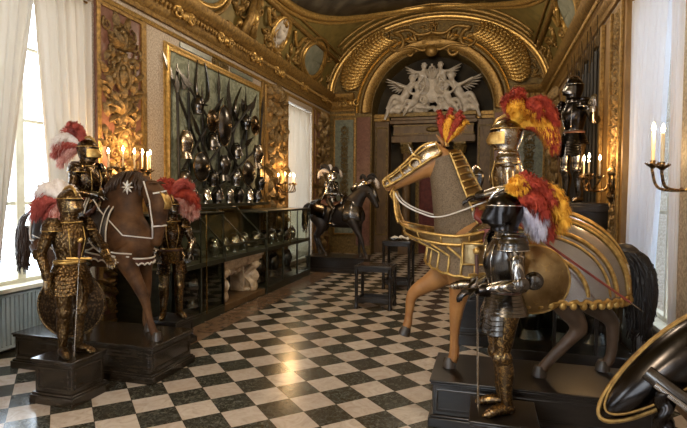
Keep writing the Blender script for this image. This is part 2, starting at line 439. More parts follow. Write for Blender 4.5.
# ---- cornice round the room
def cornice(name, prof, m, gap=True):
    """prof: list of (out from wall, z)"""
    b = MB()
    for side in (-1, 1):
        X = XL if side < 0 else XR
        P = [(X - side*o, z) for o, z in prof]
        b.rings([[(x, YB, z) for x, z in P], [(x, YE - o, z) for (x, z), (o, _) in zip(P, prof)]])
        x1 = XA-RA-.62 if side < 0 else XA+RA+.62
        b.rings([[(X - side*o, YE-o, z) for o, z in prof], [(x1, YE-o, z) for o, z in prof]])
    return struct(b.build(name, m, sharp=40))
cornice('trim_7', [(0,5.08),(.05,5.08),(.07,5.14),(.05,5.17),(.10,5.24),(.12,5.42),(.20,5.46),(.27,5.56),(.30,5.66),(.24,5.70),(0,5.72)], 'gold')
cornice('trim_8', [(0,4.93),(.035,4.93),(.05,4.97),(.03,5.0),(0,5.0)], 'gold_bright')
# egg-and-dart blocks under the cornice, all one moulding
b = MB()
y = 1.0
while y < YE-.3:
    for X, s in ((XL,1),(XR,-1)): b.ell((X+s*.17, y, 5.36), (.035,.03,.055), 6, 4)
    y += .11
x = XL+.35
while x < XR-.3:
    if abs(x-XA) > RA+.7: b.ell((x, YE-.17, 5.36), (.045,.05,.075), 8, 5)
    x += .16
struct(b.build('trim_9', 'gold', sharp=0))

# ---- ornament generators
def spiral(b, M, c, r, turns, th, flip=1, start=0, n=22):
    pts = []; rad = []
    for k in range(n+1):
        t = k/n; a = start+flip*turns*2*PI*t; q = r*(1-t*.86)
        pts.append(M @ V((c[0]+q*cos(a), c[1]+q*sin(a), th*.6))); rad.append(th*(1-.5*t))
    b.tube(pts, rad, 6)
def leaf(b, M, c, ang, l, w, th):
    rs = []
    for k in range(7):
        t = k/6; ww = w*sin(PI*min(1, t*.93+.07))**.8; cx = c[0]+cos(ang)*l*t; cy = c[1]+sin(ang)*l*t
        z = th*(.4+1.2*sin(PI*t))
        px, py = -sin(ang), cos(ang)
        rs.append([M @ V((cx+px*ww*q, cy+py*ww*q, zz*z)) for q, zz in ((-1,0),(-.5,.7),(0,1.0),(.5,.7),(1,0))])
    b.rings(rs)
def relief(M, w, h, seed, b=None, dense=1.0):
    """symmetrical trophies, scrollwork and foliage climbing a panel w x h (origin at its centre)"""
    b = b or MB(); q = random.Random(seed); y = -h/2+w*.1; k = 0
    while y < h/2-w*.1:
        for f in (-1, 1):
            spiral(b, M, (f*w*q.uniform(.12,.40), y+q.uniform(-.05,.05)*w), w*q.uniform(.07,.13), q.uniform(1.0,1.5), w*.026, -f, q.uniform(0,6), 14)
        for j in range(3):
            cx, cy, a, l = q.uniform(.03,.40), y+q.uniform(-.1,.1)*w, q.uniform(-1.4,1.4), q.uniform(.14,.3)
            for f in (-1, 1): leaf(b, M, (f*w*cx, cy), PI/2-f*a, w*l, w*.05, w*.055)
        if k % 7 == 3:
            b.tube([M @ V((w*.15*cos(2*PI*i/18), y+w*.21*sin(2*PI*i/18), w*.03)) for i in range(19)], w*.035, 6); b.ell(M @ V((0,y,w*.02)), (w*.09,w*.09,w*.13), 10, 6)
        elif k % 7 == 6:
            for a in (-1.1,-.55,0,.55,1.1): leaf(b, M, (0,y), PI/2+a, w*.34, w*.06, w*.08)
        elif k % 2: b.ell(M @ V((0,y,w*.02)), (w*.055,)*3, 8, 6)
        else: leaf(b, M, (0,y-w*.1), PI/2, w*.24, w*.06, w*.08)
        y += w*q.uniform(.12,.17)/dense; k += 1
    return b
def onwall(x, y, z, side):
    """frame on a side wall: local x runs along the wall, y up, z out of the wall"""
    if side < 0: return Matrix(((0,0,1,x),(1,0,0,y),(0,1,0,z),(0,0,0,1)))
    return Matrix(((0,0,-1,x),(-1,0,0,y),(0,1,0,z),(0,0,0,1)))
def onend(x, z, y=YE): return Matrix(((1,0,0,x),(0,0,-1,y),(0,1,0,z),(0,0,0,1)))
def frame_rect(b, M, x0, x1, y0, y1, w, d):
    for k in range(4):
        prof = [(0,0),(0,d),(w*.4,d*1.2),(w*.75,d*.6),(w,d*.5),(w,0)]
    cs = [(x0,y0),(x1,y0),(x1,y1),(x0,y1)]; dirs = [(-1,-1),(1,-1),(1,1),(-1,1)]
    rs = [[M @ V((cx+dx*p, cy+dy*p, q)) for p, q in prof] for (cx,cy),(dx,dy) in zip(cs,dirs)]
    rs.append(rs[0]); b.rings(rs, False)

# ---- left wall: trophy pilasters, the arms panel, far corner
def pilaster(name, yc, w, side, z0, z1, seed, slab='red_marble', rel='gold_wall'):
    X = XL if side < 0 else XR; M = onwall(X, yc, (z0+z1)/2, side); h = z1-z0
    b = MB(); b.box(-w/2,w/2,-h/2,h/2,0,.05, M)
    p = struct(b.build(name, slab, bevel=.01))
    b = MB(); frame_rect(b, M @ Matrix.Translation((0,0,.05)), -w/2+.06,w/2-.06,-h/2+.06,h/2-.06,.06,.025); b.build('gilt_frame', 'gold', p)
    M2 = M @ Matrix.Translation((0,0,.05))
    relief(M2, w*.95, h*.94, seed, dense=min(2,1/w)).build('gilt_relief', rel, p, sharp=60)
    return p
pilaster('trim_10', 6.62, 1.02, -1, .12, 4.9, 3)
pilaster('trim_11', 12.62, 1.55, -1, .12, 4.9, 5, 'ochre_wood')
pilaster('trim_12', 16.55, 1.5, -1, .12, 4.9, 8, 'red_marble')
M = onwall(XL, 9.73, 3.27, -1)
b = MB(); frame_rect(b, M, -1.86,1.86,-1.42,1.38,.13,.06); pf = struct(b.build('trim_13', 'gold_bright'))
b = MB(); b.box(-1.86,1.86,-1.42,1.38,.0,.02, M); b.build('damask_field', 'damask', pf)
b = MB(); b.box(-1.5,-.42,1.54,1.63,0,.02,M); b.box(.42,1.5,1.54,1.63,0,.02,M); fz = struct(b.build('trim_14', 'green_marble'))
b = MB(); relief(M @ Matrix.Translation((0,1.585,0)) @ Matrix.Rotation(PI/2,4,'Z'), .22, .7, 12, b); b.build('gilt_scroll', 'gold_dull', fz)
# gilt strips between wall bays
b = MB()
for y in (7.2, 11.78, 13.44, 15.66):
    b.box(XL, XL+.04, y-.05, y+.05, .1, 4.93)
struct(b.build('trim_15', 'gold', bevel=.01))
# dado
struct(plain('baseboard_left', [(XL,XL+.06,6.1,13.5,0,.28),(XL,XL+.06,15.6,YE,0,.28),(XL,XL+.06,YB,4.25,0,.28)], 'brown_marble', bevel=.01))
# ---- right wall: wooden gilt pilaster and the arms panel
struct(plain('baseboard_right', [(XR-.06,XR,YB,5.9,0,.28),(XR-.06,XR,8.0,YE,0,.28)], 'brown_marble', bevel=.01))
pr_ = struct(plain('trim_16', [(XR-.06,XR,7.98,9.38,.28,4.93),(XR-.06,2.2,7.975,8.0,.28,4.93)], 'ochre_wood', bevel=.01))
M = onwall(XR-.06, 8.42, 3.0, 1); relief(M, .45, 3.6, 21).build('gilt_relief', 'gold_wall', pr_, sharp=60)
b = MB(); b.box(XR-.10,XR-.06,8.72,8.80,.28,4.93); b.box(XR-.12,XR-.06,9.26,9.38,.28,4.93); b.box(XR-.10,XR-.06,8.06,8.14,.28,4.93); b.build('gilt_strip', 'gold', pr_, bevel=.008)
pn = struct(plain('trim_17', [(XR-.03,XR,9.4,13.9,1.6,4.85)], 'dark_damask'))
b = MB(); M = onwall(XR-.03, 11.65, 3.25, 1); frame_rect(b, M, -2.15,2.15,-1.5,1.5,.13,.06); b.build('gilt_frame', 'gold', pn)
pilaster('trim_18', 15.4, 2.2, 1, .3, 4.9, 31, 'red_marble')

# ---- end wall panelling
def endpanel(name, x0, x1, z0, z1, m, framed=True, seed=0, rel=None):
    p = struct(plain(name, [(x0,x1,YE-.05,YE,z0,z1)], m, bevel=.008))
    M = onend((x0+x1)/2, (z0+z1)/2, YE-.05); w = x1-x0; h = z1-z0
    if framed:
        b = MB(); frame_rect(b, M, -w/2+.03,w/2-.03,-h/2+.03,h/2-.03,.07,.04); b.build('gilt_frame', 'gold', p)
    if rel: relief(M, w*.42, h*.86, seed, dense=.8).build('gilt_relief', rel, p, sharp=60)
    return p
endpanel('trim_19', -5.3, -4.55, .7, 4.8, 'green_marble', True, 41, 'gold_dull')
endpanel('trim_20', -4.47, -3.98, .3, 4.85, 'red_marble', False)
endpanel('trim_21', .22, .72, .3, 4.85, 'red_marble', False)
endpanel('trim_22', .85, 1.75, .7, 4.8, 'green_marble', True, 42, 'gold_dull')
# pilasters that flank the recess, seen on its inner side
for nme, s in (('trim_23',-1),('trim_24',1)):
    x = XA+s*(RA-.26)
    p = struct(plain(nme, [(x-.26,x+.26,18.0,18.5,0,4.75)], 'brown_marble', bevel=.01))
    b = MB(); M = onend(x,2.6,18.0); frame_rect(b, M, -.17,.17,-1.9,1.9,.05,.03); b.build('gilt_frame', 'gold_dull', p)
    b = MB(); b.box(x-.30,x+.30,17.94,18.5,4.75,4.86); b.box(x-.33,x+.33,17.9,18.5,4.86,5.0); b.build('capital', 'gold', p, bevel=.01)
# portal: columns, entablature, doorway
for nme, x in (('trim_25',-2.78),('trim_26',-.92)):
    b = MB(); M = Matrix.Translation((x,18.05,0))
    b.lathe([(.19,.45),(.19,.55),(.15,.6),(.155,1.2),(.15,2.2),(.128,3.55),(.135,3.58)], 20, M); c = struct(b.build(nme, 'brown_marble'))
    b = MB(); b.lathe([(.14,3.58),(.15,3.62),(.16,3.72),(.21,3.86),(.23,3.92)], 16, M); b.box(x-.2,x+.2,17.87,18.25,3.9,3.97)
    for k in range(8):
        a = k*PI/4; b.tube([(x+.15*cos(a),18.05+.15*sin(a),3.6),(x+.19*cos(a),18.05+.19*sin(a),3.78),(x+.24*cos(a),18.05+.24*sin(a),3.84)], [.04,.035,.015], 6)
    b.build('capital', 'gold_dull', c)
    b = MB(); b.box(x-.24,x+.24,17.8,18.3,0,.45); b.build('plinth', 'brown_marble', c, bevel=.01)
b = MB(); b.box(-3.3,-.4,17.86,18.5,3.97,4.2); b.box(-3.24,-.46,17.92,18.5,4.2,4.62); b.box(-3.36,-.34,17.8,18.5,4.62,4.74); b.box(-3.3,-.4,17.76,18.5,4.74,4.84)
en = struct(b.build('trim_27', 'brown_marble', bevel=.012))
b = MB(); b.box(-3.26,-.44,17.9,18.5,4.26,4.30); b.box(-3.26,-.44,17.9,18.5,4.54,4.58); b.ell((-1.85,17.9,4.42),(.24,.06,.10),14,8); b.build('gilt_fillet', 'gold_dull', en)
dr = struct(plain('door_1', [(-2.36,-1.34,18.36,18.5,0,3.5)], 'deep_red', bevel=.01))
b = MB(); frame_rect(b, onend(-1.85,1.75,18.36), -.5,.5,-1.75,1.75,.13,.07); b.build('door_frame', 'gold_dull', dr)
b = MB(); frame_rect(b, onend(-2.1,2.4,18.36), -.16,.16,-.75,.75,.04,.02); frame_rect(b, onend(-1.6,2.4,18.36), -.16,.16,-.75,.75,.04,.02); frame_rect(b, onend(-2.1,.8,18.36), -.16,.16,-.55,.55,.04,.02); frame_rect(b, onend(-1.6,.8,18.36), -.16,.16,-.55,.55,.04,.02)
b.build('door_panel', 'deep_red', dr)

# ---- gilt feathered fans beside the arch, central cartouche
def fan(name, a0, a1, r0, r1, seed):
    q = random.Random(seed); b = MB(); n = 19
    for k in range(n):
        a = R(a0+(a1-a0)*k/(n-1)); rr = r1*(1-.06*abs(k/(n-1)-.5)**2*4)
        pts = []; rad = []
        for j in range(9):
            t = j/8; r = r0+(rr-r0)*t; aa = a+.10*sin(t*PI)*(1 if a0 > 90 else -1)
            pts.append((XA+r*cos(aa), YE-.05-.10*sin(PI*t), ZA+r*sin(aa))); rad.append(.070*(.35+.75*sin(PI*(.12+.8*t))))
        b.tube(pts, rad, 7)
        for j in range(1,8):                                     # barbs of each feather
            p = V(pts[j]); d = (V(pts[j+1 if j < 8 else j])-V(pts[j-1])).normalized(); px = V((-d.z,0,d.x))
            for f in (-1,1): b.tube([p+V((0,-.06,0)), p+px*f*.05+d*.07+V((0,-.05,0)), p+px*f*.07+d*.13+V((0,-.02,0))], [.02,.018,.006], 4)
    return struct(b.build(name, 'gold_bright', sharp=0))
fan('trim_28', 158, 117, 2.66, 3.62, 1)
fan('trim_29', 22, 63, 2.66, 3.62, 2)
b = MB()
for s in (-1,1):
    M = onend(XA, 7.35, YE)
    spiral(b, M, (s*1.25,-.02), .34, 1.4, .09, s, PI/2, 30); spiral(b, M, (s*.7,-.36), .2, 1.3, .07, -s, 0)
    b.tube(catmull([(XA+s*1.3,YE-.1,7.68),(XA+s*.8,YE-.14,7.75),(XA+s*.4,YE-.12,7.55),(XA,YE-.1,7.62)], 5), .06, 7)
    b.tube(catmull([(XA+s*1.2,YE-.1,7.05),(XA+s*.7,YE-.14,7.15),(XA+s*.3,YE-.12,7.02),(XA,YE-.1,7.1)], 5), .05, 7)
    for a in (.3,.8,1.3): leaf(b, M, (s*.5,-.05), PI/2-s*a, .5, .1, .1)
b.ell((XA,YE-.06,7.33), (.42,.10,.20), 16, 8)
b.ell((XA,YE-.1,7.0), (.22,.16,.2), 12, 8)
cr = struct(b.build('trim_30', 'gold', sharp=0))
# scattered gilt arabesques filling the tympanum ground
b = MB(); q = random.Random(4)
for k in range(70):
    a = R(q.uniform(4,176)); r = q.uniform(2.85,3.7); x = XA+r*cos(a); z = ZA+r*sin(a)
    e = ((x-XV)/(AV-.25))**2+((z-ZV)/(HV-.25))**2
    if z < ZV+.2 or e > 1: continue
    M = onend(x,z,YE)
    spiral(b, M, (0,0), q.uniform(.09,.17), 1.3, .035, q.choice((-1,1)), q.uniform(0,6), 14)
    leaf(b, M, (0,0), q.uniform(0,6), .25, .06, .06)
struct(b.build('trim_31', 'gold', sharp=0))

# ---- vault decoration: frames, consoles, medallions, painted field
def vlocal(th, y):
    p = vault(th, y); p2 = vault(th+.5, y); t = (p2-p).normalized(); e = V((0,1,0)); n = t.cross(e)
    if (V((XV, y, ZV))-p).dot(n) < 0: n = -n
    return Matrix(((e.x,t.x,n.x,p.x),(e.y,t.y,n.y,p.y),(e.z,t.z,n.z,p.z),(0,0,0,1)))
def voval(b, th, y, rx, ry, w, n=32):
    """oval ring following the vault, rx along the room, ry in degrees of the curve"""
    b.tube([vault(th+ry*sin(2*PI*k/n), y+rx*cos(2*PI*k/n), .03) for k in range(n)]+[vault(th, y+rx, .03)], w, 7)
def vdisc(b, th, y, rx, ry, off=.02):
    n = 28
    def fn(u, v): return vault(th+ry*u*sin(2*PI*v), y+rx*u*cos(2*PI*v), off)
    b.sheet(fn, 6, n, .02)
ti = 32
g = MB(); gb = MB(); gr = MB(); st = MB()
for side in (0, 1):
    def T(th): return th if side == 0 else 180-th
    for y in (4.2, 8.9, 15.2) if side == 0 else (4.2, 8.9, 12.6):
        vdisc(gr, T(17), y, .80, 11); voval(gb, T(17), y, .82, 11.5, .07); voval(g, T(17), y, 1.0, 14.5, .05)
    for y in (2.6, 6.8, 10.7):                                   # scrolled consoles rising off the cornice
        M = vlocal(T(10), y)
        for s in (-1,1): spiral(gb, M, (s*.28,-.3), .26, 1.3, .08, s, PI/2); spiral(g, M, (s*.24,.42), .2, 1.3, .06, -s, -PI/2)
        g.tube([vault(T(1),y-.2,.12),vault(T(12),y-.12,.22),vault(T(24),y-.1,.10)], [.12,.10,.06], 8); g.tube([vault(T(1),y+.2,.12),vault(T(12),y+.12,.22),vault(T(24),y+.1,.10)], [.12,.10,.06], 8)
        gb.ell(vault(T(14), y, .2), (.15,.15,.2), 10, 7)
        for a in (-.8,-.4,0,.4,.8): leaf(gb, M, (0,.5), PI/2+a, .55, .11, .1)
    for y in (12.55,) if side == 0 else (10.9,):
        vdisc(st, T(17), y, .42, 9); voval(gb, T(17), y, .45, 9.6, .06)
        M = vlocal(T(17), y)
        for s in (-1,1): leaf(st, M, (s*.1,-.3), PI/2+s*.5, .55, .12, .12)
    # long frame lines of the cove
    for th, rr in ((27,.07),(31,.035),(3.5,.06)):
        g.tube([vault(T(th), y, .03) for y in (YB+.2, 5, 10, 14, YE-.4)], rr, 8)
    # swags
    for y0 in (5.2, 7.7, 9.6, 11.4, 13.2):
        gb.tube(catmull([tuple(vault(T(24), y0, .06)), tuple(vault(T(17), y0+.35, .12)), tuple(vault(T(24), y0+.7, .06))], 6), .05, 6)
    q = random.Random(10+side)
    for k in range(90):                                          # small gilt scrolls and leaves near the cornice
        y = q.uniform(5, YE-.5); th = q.uniform(2, 25)
        if any(abs(y-c) < .85 for c in ((8.9,15.2) if side == 0 else (8.9,12.6))): continue
        M = vlocal(T(th), y); spiral(g, M, (0,0), q.uniform(.1,.2), 1.3, .035, q.choice((-1,1)), q.uniform(0,6), 12); leaf(g, M, (0,0), q.uniform(0,6), .3, .07, .07)
struct(g.build('trim_32', 'gold', sharp=0)); struct(gb.build('trim_33', 'gold_bright', sharp=0))
struct(gr.build('trim_34', 'vault_green', sharp=0)); struct(st.build('trim_35', 'stucco', sharp=0))
b = MB(); vdisc(b, 90, 11.5, 5.05, 58); struct(b.build('trim_36', 'painting', sharp=0))
b = MB(); voval(b, 90, 11.5, 5.08, 58.5, .10, 64); voval(b, 90, 11.5, 5.36, 61.5, .05, 64); struct(b.build('trim_37', 'gold_bright', sharp=0))
# ribs of the cove next to the end wall (big curved mouldings)
b = MB()
for yy, rr in ((16.75,.06),(16.35,.04)):
    b.tube([vault(34+112*k/40, yy, .03) for k in range(41)], rr, 7)
struct(b.build('trim_38', 'gold', sharp=0))
# stone border strip beside the showcases
struct(plain('trim_39', [(-4.40,-3.92,5.65,12.9,-.02,.004)], 'border_stone'))
# cornice relief: cartouche over the far pilaster and frieze scrolls
b = MB()
for y in (6.6, 8.2, 9.7, 11.2, 12.6, 14.5, 16.5):
    M = onwall(XL+.12, y, 5.34, -1)
    for s in (-1,1): spiral(b, M, (s*.22,0), .12, 1.2, .04, s, PI/2, 14); leaf(b, M, (s*.05,.0), PI/2-s*1.2, .3, .07, .06)
    b.ell(M @ V((0,0,.03)), (.06,.09,.09), 8, 6)
for x in (-4.7,.95):
    M = onend(x,5.34,YE-.12)
    for s in (-1,1): spiral(b, M, (s*.24,0), .14, 1.2, .045, s, PI/2, 14)
    b.ell(M @ V((0,0,.03)), (.11,.08,.11), 10, 6)
struct(b.build('trim_40', 'gold_bright', sharp=0))

# ---- curtains
def curtain(name, label, X, edge0, edge1, z0, z1, n, amp=.05, group=None, mat_='curtain', seed=1):
    """edge0/edge1: functions of height fraction (1 at the top) -> y of either edge"""
    q = random.Random(seed); ph = [q.uniform(0,6) for _ in range(3)]
    def fn(u, v):
        ya, yb = edge0(v), edge1(v); y = ya+(yb-ya)*u
        a = amp*(.75+.25*(1-v))
        x = X+a*sin(2*PI*n*u+ph[0]+.5*sin(3*v+ph[1]))+a*.35*sin(2*PI*n*2.3*u+ph[2]+v)
        return (x, y, z0+(z1-z0)*v)
    t = thing(name, label, 'curtain', (X,(edge0(1)+edge1(1))/2,0), 0, group); 
    o = t.location.copy()
    b = MB(); b.sheet(lambda u, v: V(fn(u,v))-o, int(n*12), 16, .006)
    b.build('curtain_panel', mat_, t, sharp=0)
    b = MB(); b.tube([V((X,edge0(1),z1-.02))-o, V((X,edge1(1),z1-.02))-o], .018, 8); b.build('rod', 'brass', t)
    return t
curtain('curtain', 'white curtain nearest the left edge, its inner edge drawn back to the left', -5.60, lambda v: 4.27, lambda v: 4.64+.60*v**1.1, .9, 4.84, 7, .05, None, 'curtain_dimmed', 2)
curtain('curtain', 'white curtain on the near left window, beside the red marble trophy pilaster', -5.55, lambda v: 5.52-.42*v**.9, lambda v: 6.07, .02, 4.84, 6, .05, None, 'curtain_dimmed', 3)
curtain('curtain', 'white curtain over the far left window beyond the arms panel', -5.60, lambda v: 13.54, lambda v: 15.56, .12, 4.74, 13, .045, None, 'curtain_dimmed', 4)
curtain('curtain', 'bluish white curtain right of the steel horse, hanging beside the gilt wooden pilaster', 1.95, lambda v: 7.30-.88*v**.55, lambda v: 7.97, .03, 4.83, 9, .045, None, 'curtain', 5)
curtain('curtain', 'bluish white curtain at the far right edge behind the near candle bracket', 1.95, lambda v: 5.93, lambda v: 6.12+.28*v**.6, .03, 4.83, 6, .045, None, 'curtain', 6)
# ------------------------------------------------------------------ plumes
def feather(name, mat_, parent, p0, d, length, width, droop, q, curl=0.0, nb=34):
    """ostrich feather: soft tapering body along a drooping quill, fringed all round with fine barbs"""
    p0 = V(p0); d = V(d).normalized(); side = V((q.uniform(-1,1),q.uniform(-1,1),q.uniform(-.3,.3)))
    side = (side - d*side.dot(d)).normalized()
    pts = []; cur = p0.copy(); dd = d.copy(); n = 12
    for k in range(n+1):
        pts.append(cur.copy()); cur = cur + dd*(length/n)
        dd = (dd + V((0,0,-droop))*(.12+(k/n)**1.5*.75) + side*curl/n).normalized()
    b = MB()
    prof = [min(1,(.30+1.5*k/n))*(1-max(0,(k/n-.72)/.28)**2*.55) for k in range(n+1)]
    b.tube(pts, [width*.62*p*(1+.10*(k % 2)) for k, p in enumerate(prof)], 9, 1.0)
    b.ell(pts[-1], (width*.36,)*3, 9, 6)
    for k in range(nb+6):
        t = min(.999, k/nb); i = min(n-1, int(t*n)); base = pts[i].lerp(pts[i+1], t*n-i); tan = (pts[i+1]-pts[i]).normalized()
        w = width*prof[i]; x = tan.orthogonal().normalized(); y = tan.cross(x); tip = k >= nb
        for j in range(16):
            a = q.uniform(0,2*PI); o = x*cos(a)+y*sin(a)
            if tip: o = (o*.6+tan*q.uniform(.2,1)).normalized()
            s = base+o*w*.45; l = w*q.uniform(.45,.75)
            m = s+o*l*.5+tan*l*.25; e = s+o*l*.7+tan*l*.55+V((0,0,-l*.5))
            wd = tan.cross(o); wd = (wd.normalized() if wd.length > .01 else x)*w*.055
            b.add([s-wd, s+wd, m+wd*.8, m-wd*.8, e], [(0,1,2,3),(3,2,4)])
    return b.build(name, mat_, parent, sharp=0)
def plume(parent, spec, seed):
    """spec: list of (material, base, direction, length, width, droop)"""
    q = random.Random(seed)
    for m, p, d, l, w, dr in spec: feather('feather', m, parent, p, d, l, w, dr, q, q.uniform(-.4,.4))

# ------------------------------------------------------------------ suits of armour (face -Y, soles at z=0, 1.68 m)
def limb(b, pts, rads, n=12, sub=7, lames=(), flat=1.0):
    P = catmull([tuple(p)+(r,) for p, r in zip(pts, rads)], sub)
    m = len(P)-1; rr = []
    for i, p in enumerate(P):
        t = i/m*(len(pts)-1); r = p[3]
        for a, c in lames:
            if a <= t <= c: r *= 1+.075*((i % 2)*2-1)
        rr.append(r)
    b.tube([p[:3] for p in P], rr, n, flat)
def hand(b, wrist, d, s=1.0, flip=1, curl=.6, up=(0,0,1)):
    """gauntlet with palm, four unequal fingers and a thumb"""
    w = V(wrist); d = V(d).normalized(); u = V(up); x = d.cross(u).normalized() if abs(d.dot(u)) < .95 else V((1,0,0)); y = x.cross(d)
    b.tube([w-d*.07, w-d*.02, w+d*.01], [.052*s,.045*s,.036*s], 10)                # flared cuff
    b.tube([w, w+d*.03*s, w+d*.085*s], [.034*s,.042*s,.040*s], 10, .55, tuple(y))
    for k, l in enumerate((.062,.074,.069,.052)):
        o = w+d*.083*s+x*(k-1.5)*.020*s*flip
        p = [o]; dd = d.copy()
        for j in range(3):
            dd = (dd - y*curl*(.45+.4*j)).normalized(); p.append(p[-1]+dd*l*s*(.46,.32,.22)[j])
        b.tube(p, [.0115*s,.011*s,.010*s,.008*s], 7)
    o = w+d*.03*s-x*.036*s*flip
    b.tube([o, o+(d*.6-x*flip*.8)*.035*s, o+(d*.9-x*flip*.45-y*curl*.7)*.068*s], [.013*s,.012*s,.009*s], 7)

def knight(root, mats, pose={}, scale=1.0, helm='close', plumes=None, seed=1, tassets=True, crest=True):
    st, tr, dk, lg = mats['steel'], mats['trim'], mats.get('dark','mail'), mats.get('leg', mats['steel'])
    S = scale
    def P(*a): return V(a)*S
    sh = {s: V(pose.get('sh', (.205,0,1.37)))*S for s in 'LR'}
    for s in 'R': sh[s] = V((-sh['L'].x, sh['L'].y, sh['L'].z))
    # cuirass
    def ringz(z, rx, ry, ridge=0, yo=0, n=28):
        r = []
        for k in range(n):
            a = 2*PI*k/n; c, s_ = cos(a), sin(a)
            e = 1+ridge*max(0,-s_)**6
            r.append((rx*S*c, (ry*s_*e+yo)*S, z*S))
        return r
    b = MB(); rs = [ringz(*a) for a in ((.99,.150,.115,0),(1.03,.136,.108,.05),(1.07,.140,.115,.12),(1.13,.158,.132,.22),(1.21,.178,.148,.24),(1.29,.188,.146,.14),(1.36,.178,.126,.05),(1.41,.150,.10,0),(1.445,.095,.082,0))]
    b.rings(rs); cu = b.build('cuirass', st, root, sharp=50)
    b = MB()
    for z, rx, ry, rg in ((1.025,.139,.111,.05),(1.425,.135,.098,0)):
        r = ringz(z,rx,ry,rg); b.tube([V(p) for p in r]+[V(r[0])], .008*S, 6)
    for x in (-.08,.08): b.tube([(x*S,-.118*S,1.38*S),(x*1.1*S,-.15*S,1.25*S),(x*.8*S,-.128*S,1.1*S),(x*.6*S,-.112*S,1.03*S)], .006*S, 6)
    b.tube([(0,.108*S,1.04*S),(0,.148*S,1.2*S),(0,.13*S,1.36*S)], .007*S, 6)
    b.build('gilt_border', tr, cu, sharp=0)
    # belt
    b = MB(); r = ringz(1.0,.155,.12); b.tube([V(p) for p in r]+[V(r[0])], .013*S, 6, 1.6); b.build('belt', mats.get('belt','leather'), root, sharp=0)
    # fauld of overlapping lames
    b = MB(); rs = []
    for k in range(7):
        z = 1.0-.026*k; w = .150+.011*k
        rs += [ringz(z,w,w*.80), ringz(z-.022,w+.016,(w+.016)*.80)]
    b.rings(rs); b.build('fauld', st, root, sharp=30)
    hips = {s: V(pose.get('hip', (.095,0,.86)))*S*1.0 for s in 'LR'}; hips['R'] = V((-hips['L'].x,hips['L'].y,hips['L'].z))
    for s, f in (('L',1),('R',-1)):
        if tassets:
            b = MB(); 
            def tas(u, v, f=f):
                a = -PI/2+f*(.18+.95*u); k = v*5; r = .20+.025*v+.010*(k-int(k))
                return ((r*cos(a)*1.02)*S, (r*sin(a)*.86)*S, (.85-.20*v+.03*abs(u-.5))*S)
            b.sheet(tas, 8, 20, .006*S); b.build('tasset', st, root, sharp=40)
        kn = V(pose.get('knee'+s, (f*.105,-.035,.47)))*S; an = V(pose.get('ankle'+s, (f*.115,.02,.085)))*S; toe = V(pose.get('toe'+s, tuple(V(an/S)+V((f*.05,-.17,-.06)))))*S
        h = hips[s]; ml = h.lerp(kn,.5); sl = kn.lerp(an,.3)
        fwd = ((toe-an)*1.0); fwd.z = 0; fwd = fwd.normalized() if fwd.length > 0 else V((0,-1,0))
        b = MB()
        limb(b, [h, ml+fwd*.012*S, kn, sl-fwd*.022*S, kn.lerp(an,.72), an], [.098*S,.086*S,.066*S,.068*S,.052*S,.045*S], 14, 7, ((1.6,2.4),))
        b.build('leg_armour', lg, root, sharp=40)
        b = MB(); b.ell(kn+fwd*.018*S, (.062*S,.066*S,.068*S), 12, 8)
        sd = fwd.cross(V((0,0,1))); sd = sd if sd.x*f > 0 else -sd
        b.ell(kn+sd*.062*S, (.02*S,.05*S,.055*S), 10, 6)
        b.build('knee_cop', tr if mats.get('gk') else lg, root, sharp=0)
        # sabaton
        b = MB(); td = (toe-an); hl = an-fwd*.055*S+V((0,0,-.05*S)); pp = [hl, an+V((0,0,-.035*S)), an.lerp(toe,.55)+V((0,0,-.005*S)), toe, toe+fwd*.045*S+V((0,0,-.004*S))]
        limb(b, pp, [.032*S,.047*S,.044*S,.036*S,.012*S], 12, 5, ((1,3.4),), 1.0)
        lo = min((an.z-.085*S), toe.z-.025*S)
        b.v = [V((p.x,p.y,max(p.z, lo))) for p in b.v]
        b.build('sabaton', lg, root, sharp=40)
        # arm
        el = V(pose.get('elbow'+s, (f*.275,.04,1.11)))*S; wr = V(pose.get('wrist'+s, (f*.25,-.13,.93)))*S; s0 = sh[s]
        b = MB(); limb(b, [s0, s0.lerp(el,.5), el, el.lerp(wr,.35), wr], [.066*S,.060*S,.050*S,.052*S,.036*S], 12, 7, ((0,.9),))
        b.build('arm_armour', mats.get('arm', st), root, sharp=40)
        b = MB(); b.ell(el, (.058*S,.058*S,.058*S), 12, 8); b.ell(el+V((f*.045*S,0.02*S,0)), (.018*S,.06*S,.058*S), 10, 6)
        b.build('elbow_cop', tr if mats.get('gk') else mats.get('arm', st), root, sharp=0)
        hd = pose.get('hand'+s); hd = V(hd) if hd else (wr-el)
        b = MB(); hand(b, wr, hd, S*1.12, f, pose.get('curl',.6), pose.get('handup',(0,0,1))); b.build('gauntlet', mats.get('glove', st), root, sharp=40)
        # pauldron: four overlapping lames
        b = MB(); c = s0+V((-f*.01*S,0,.012*S))
        def pau(u, v, f=f, c=c):
            a = -PI*.62+1.24*PI*u; t = v*4; lm = t-int(t) if v < 1 else 1
            ph = .15+v*1.65; r = .088+.009*lm+.012*v
            out = sin(ph); upv = cos(ph)
            return c+V((f*(out*cos(a)*r*.95-.02), sin(a)*(r*1.12)*(.55+.45*out), upv*r+.005-.02*v))*S
        b.sheet(pau, 14, 16, .007*S); pa = b.build('pauldron', st, root, sharp=40)
        b = MB(); b.tube([pau(k/14, 1) for k in range(15)], .006*S, 6); b.build('gilt_edge', tr, pa, sharp=0)
    # gorget
    b = MB(); b.rings([ringz(z,rx,ry) for z, rx, ry in ((1.40,.13,.105),(1.435,.105,.092),(1.44,.100,.09),(1.47,.088,.084),(1.475,.092,.088),(1.51,.082,.085))]); b.build('gorget', tr if mats.get('gk') else st, root, sharp=35)
    # helmet on a turned head
    hy = pose.get('head', 0)
    hs = pose.get('hs', 1.14)
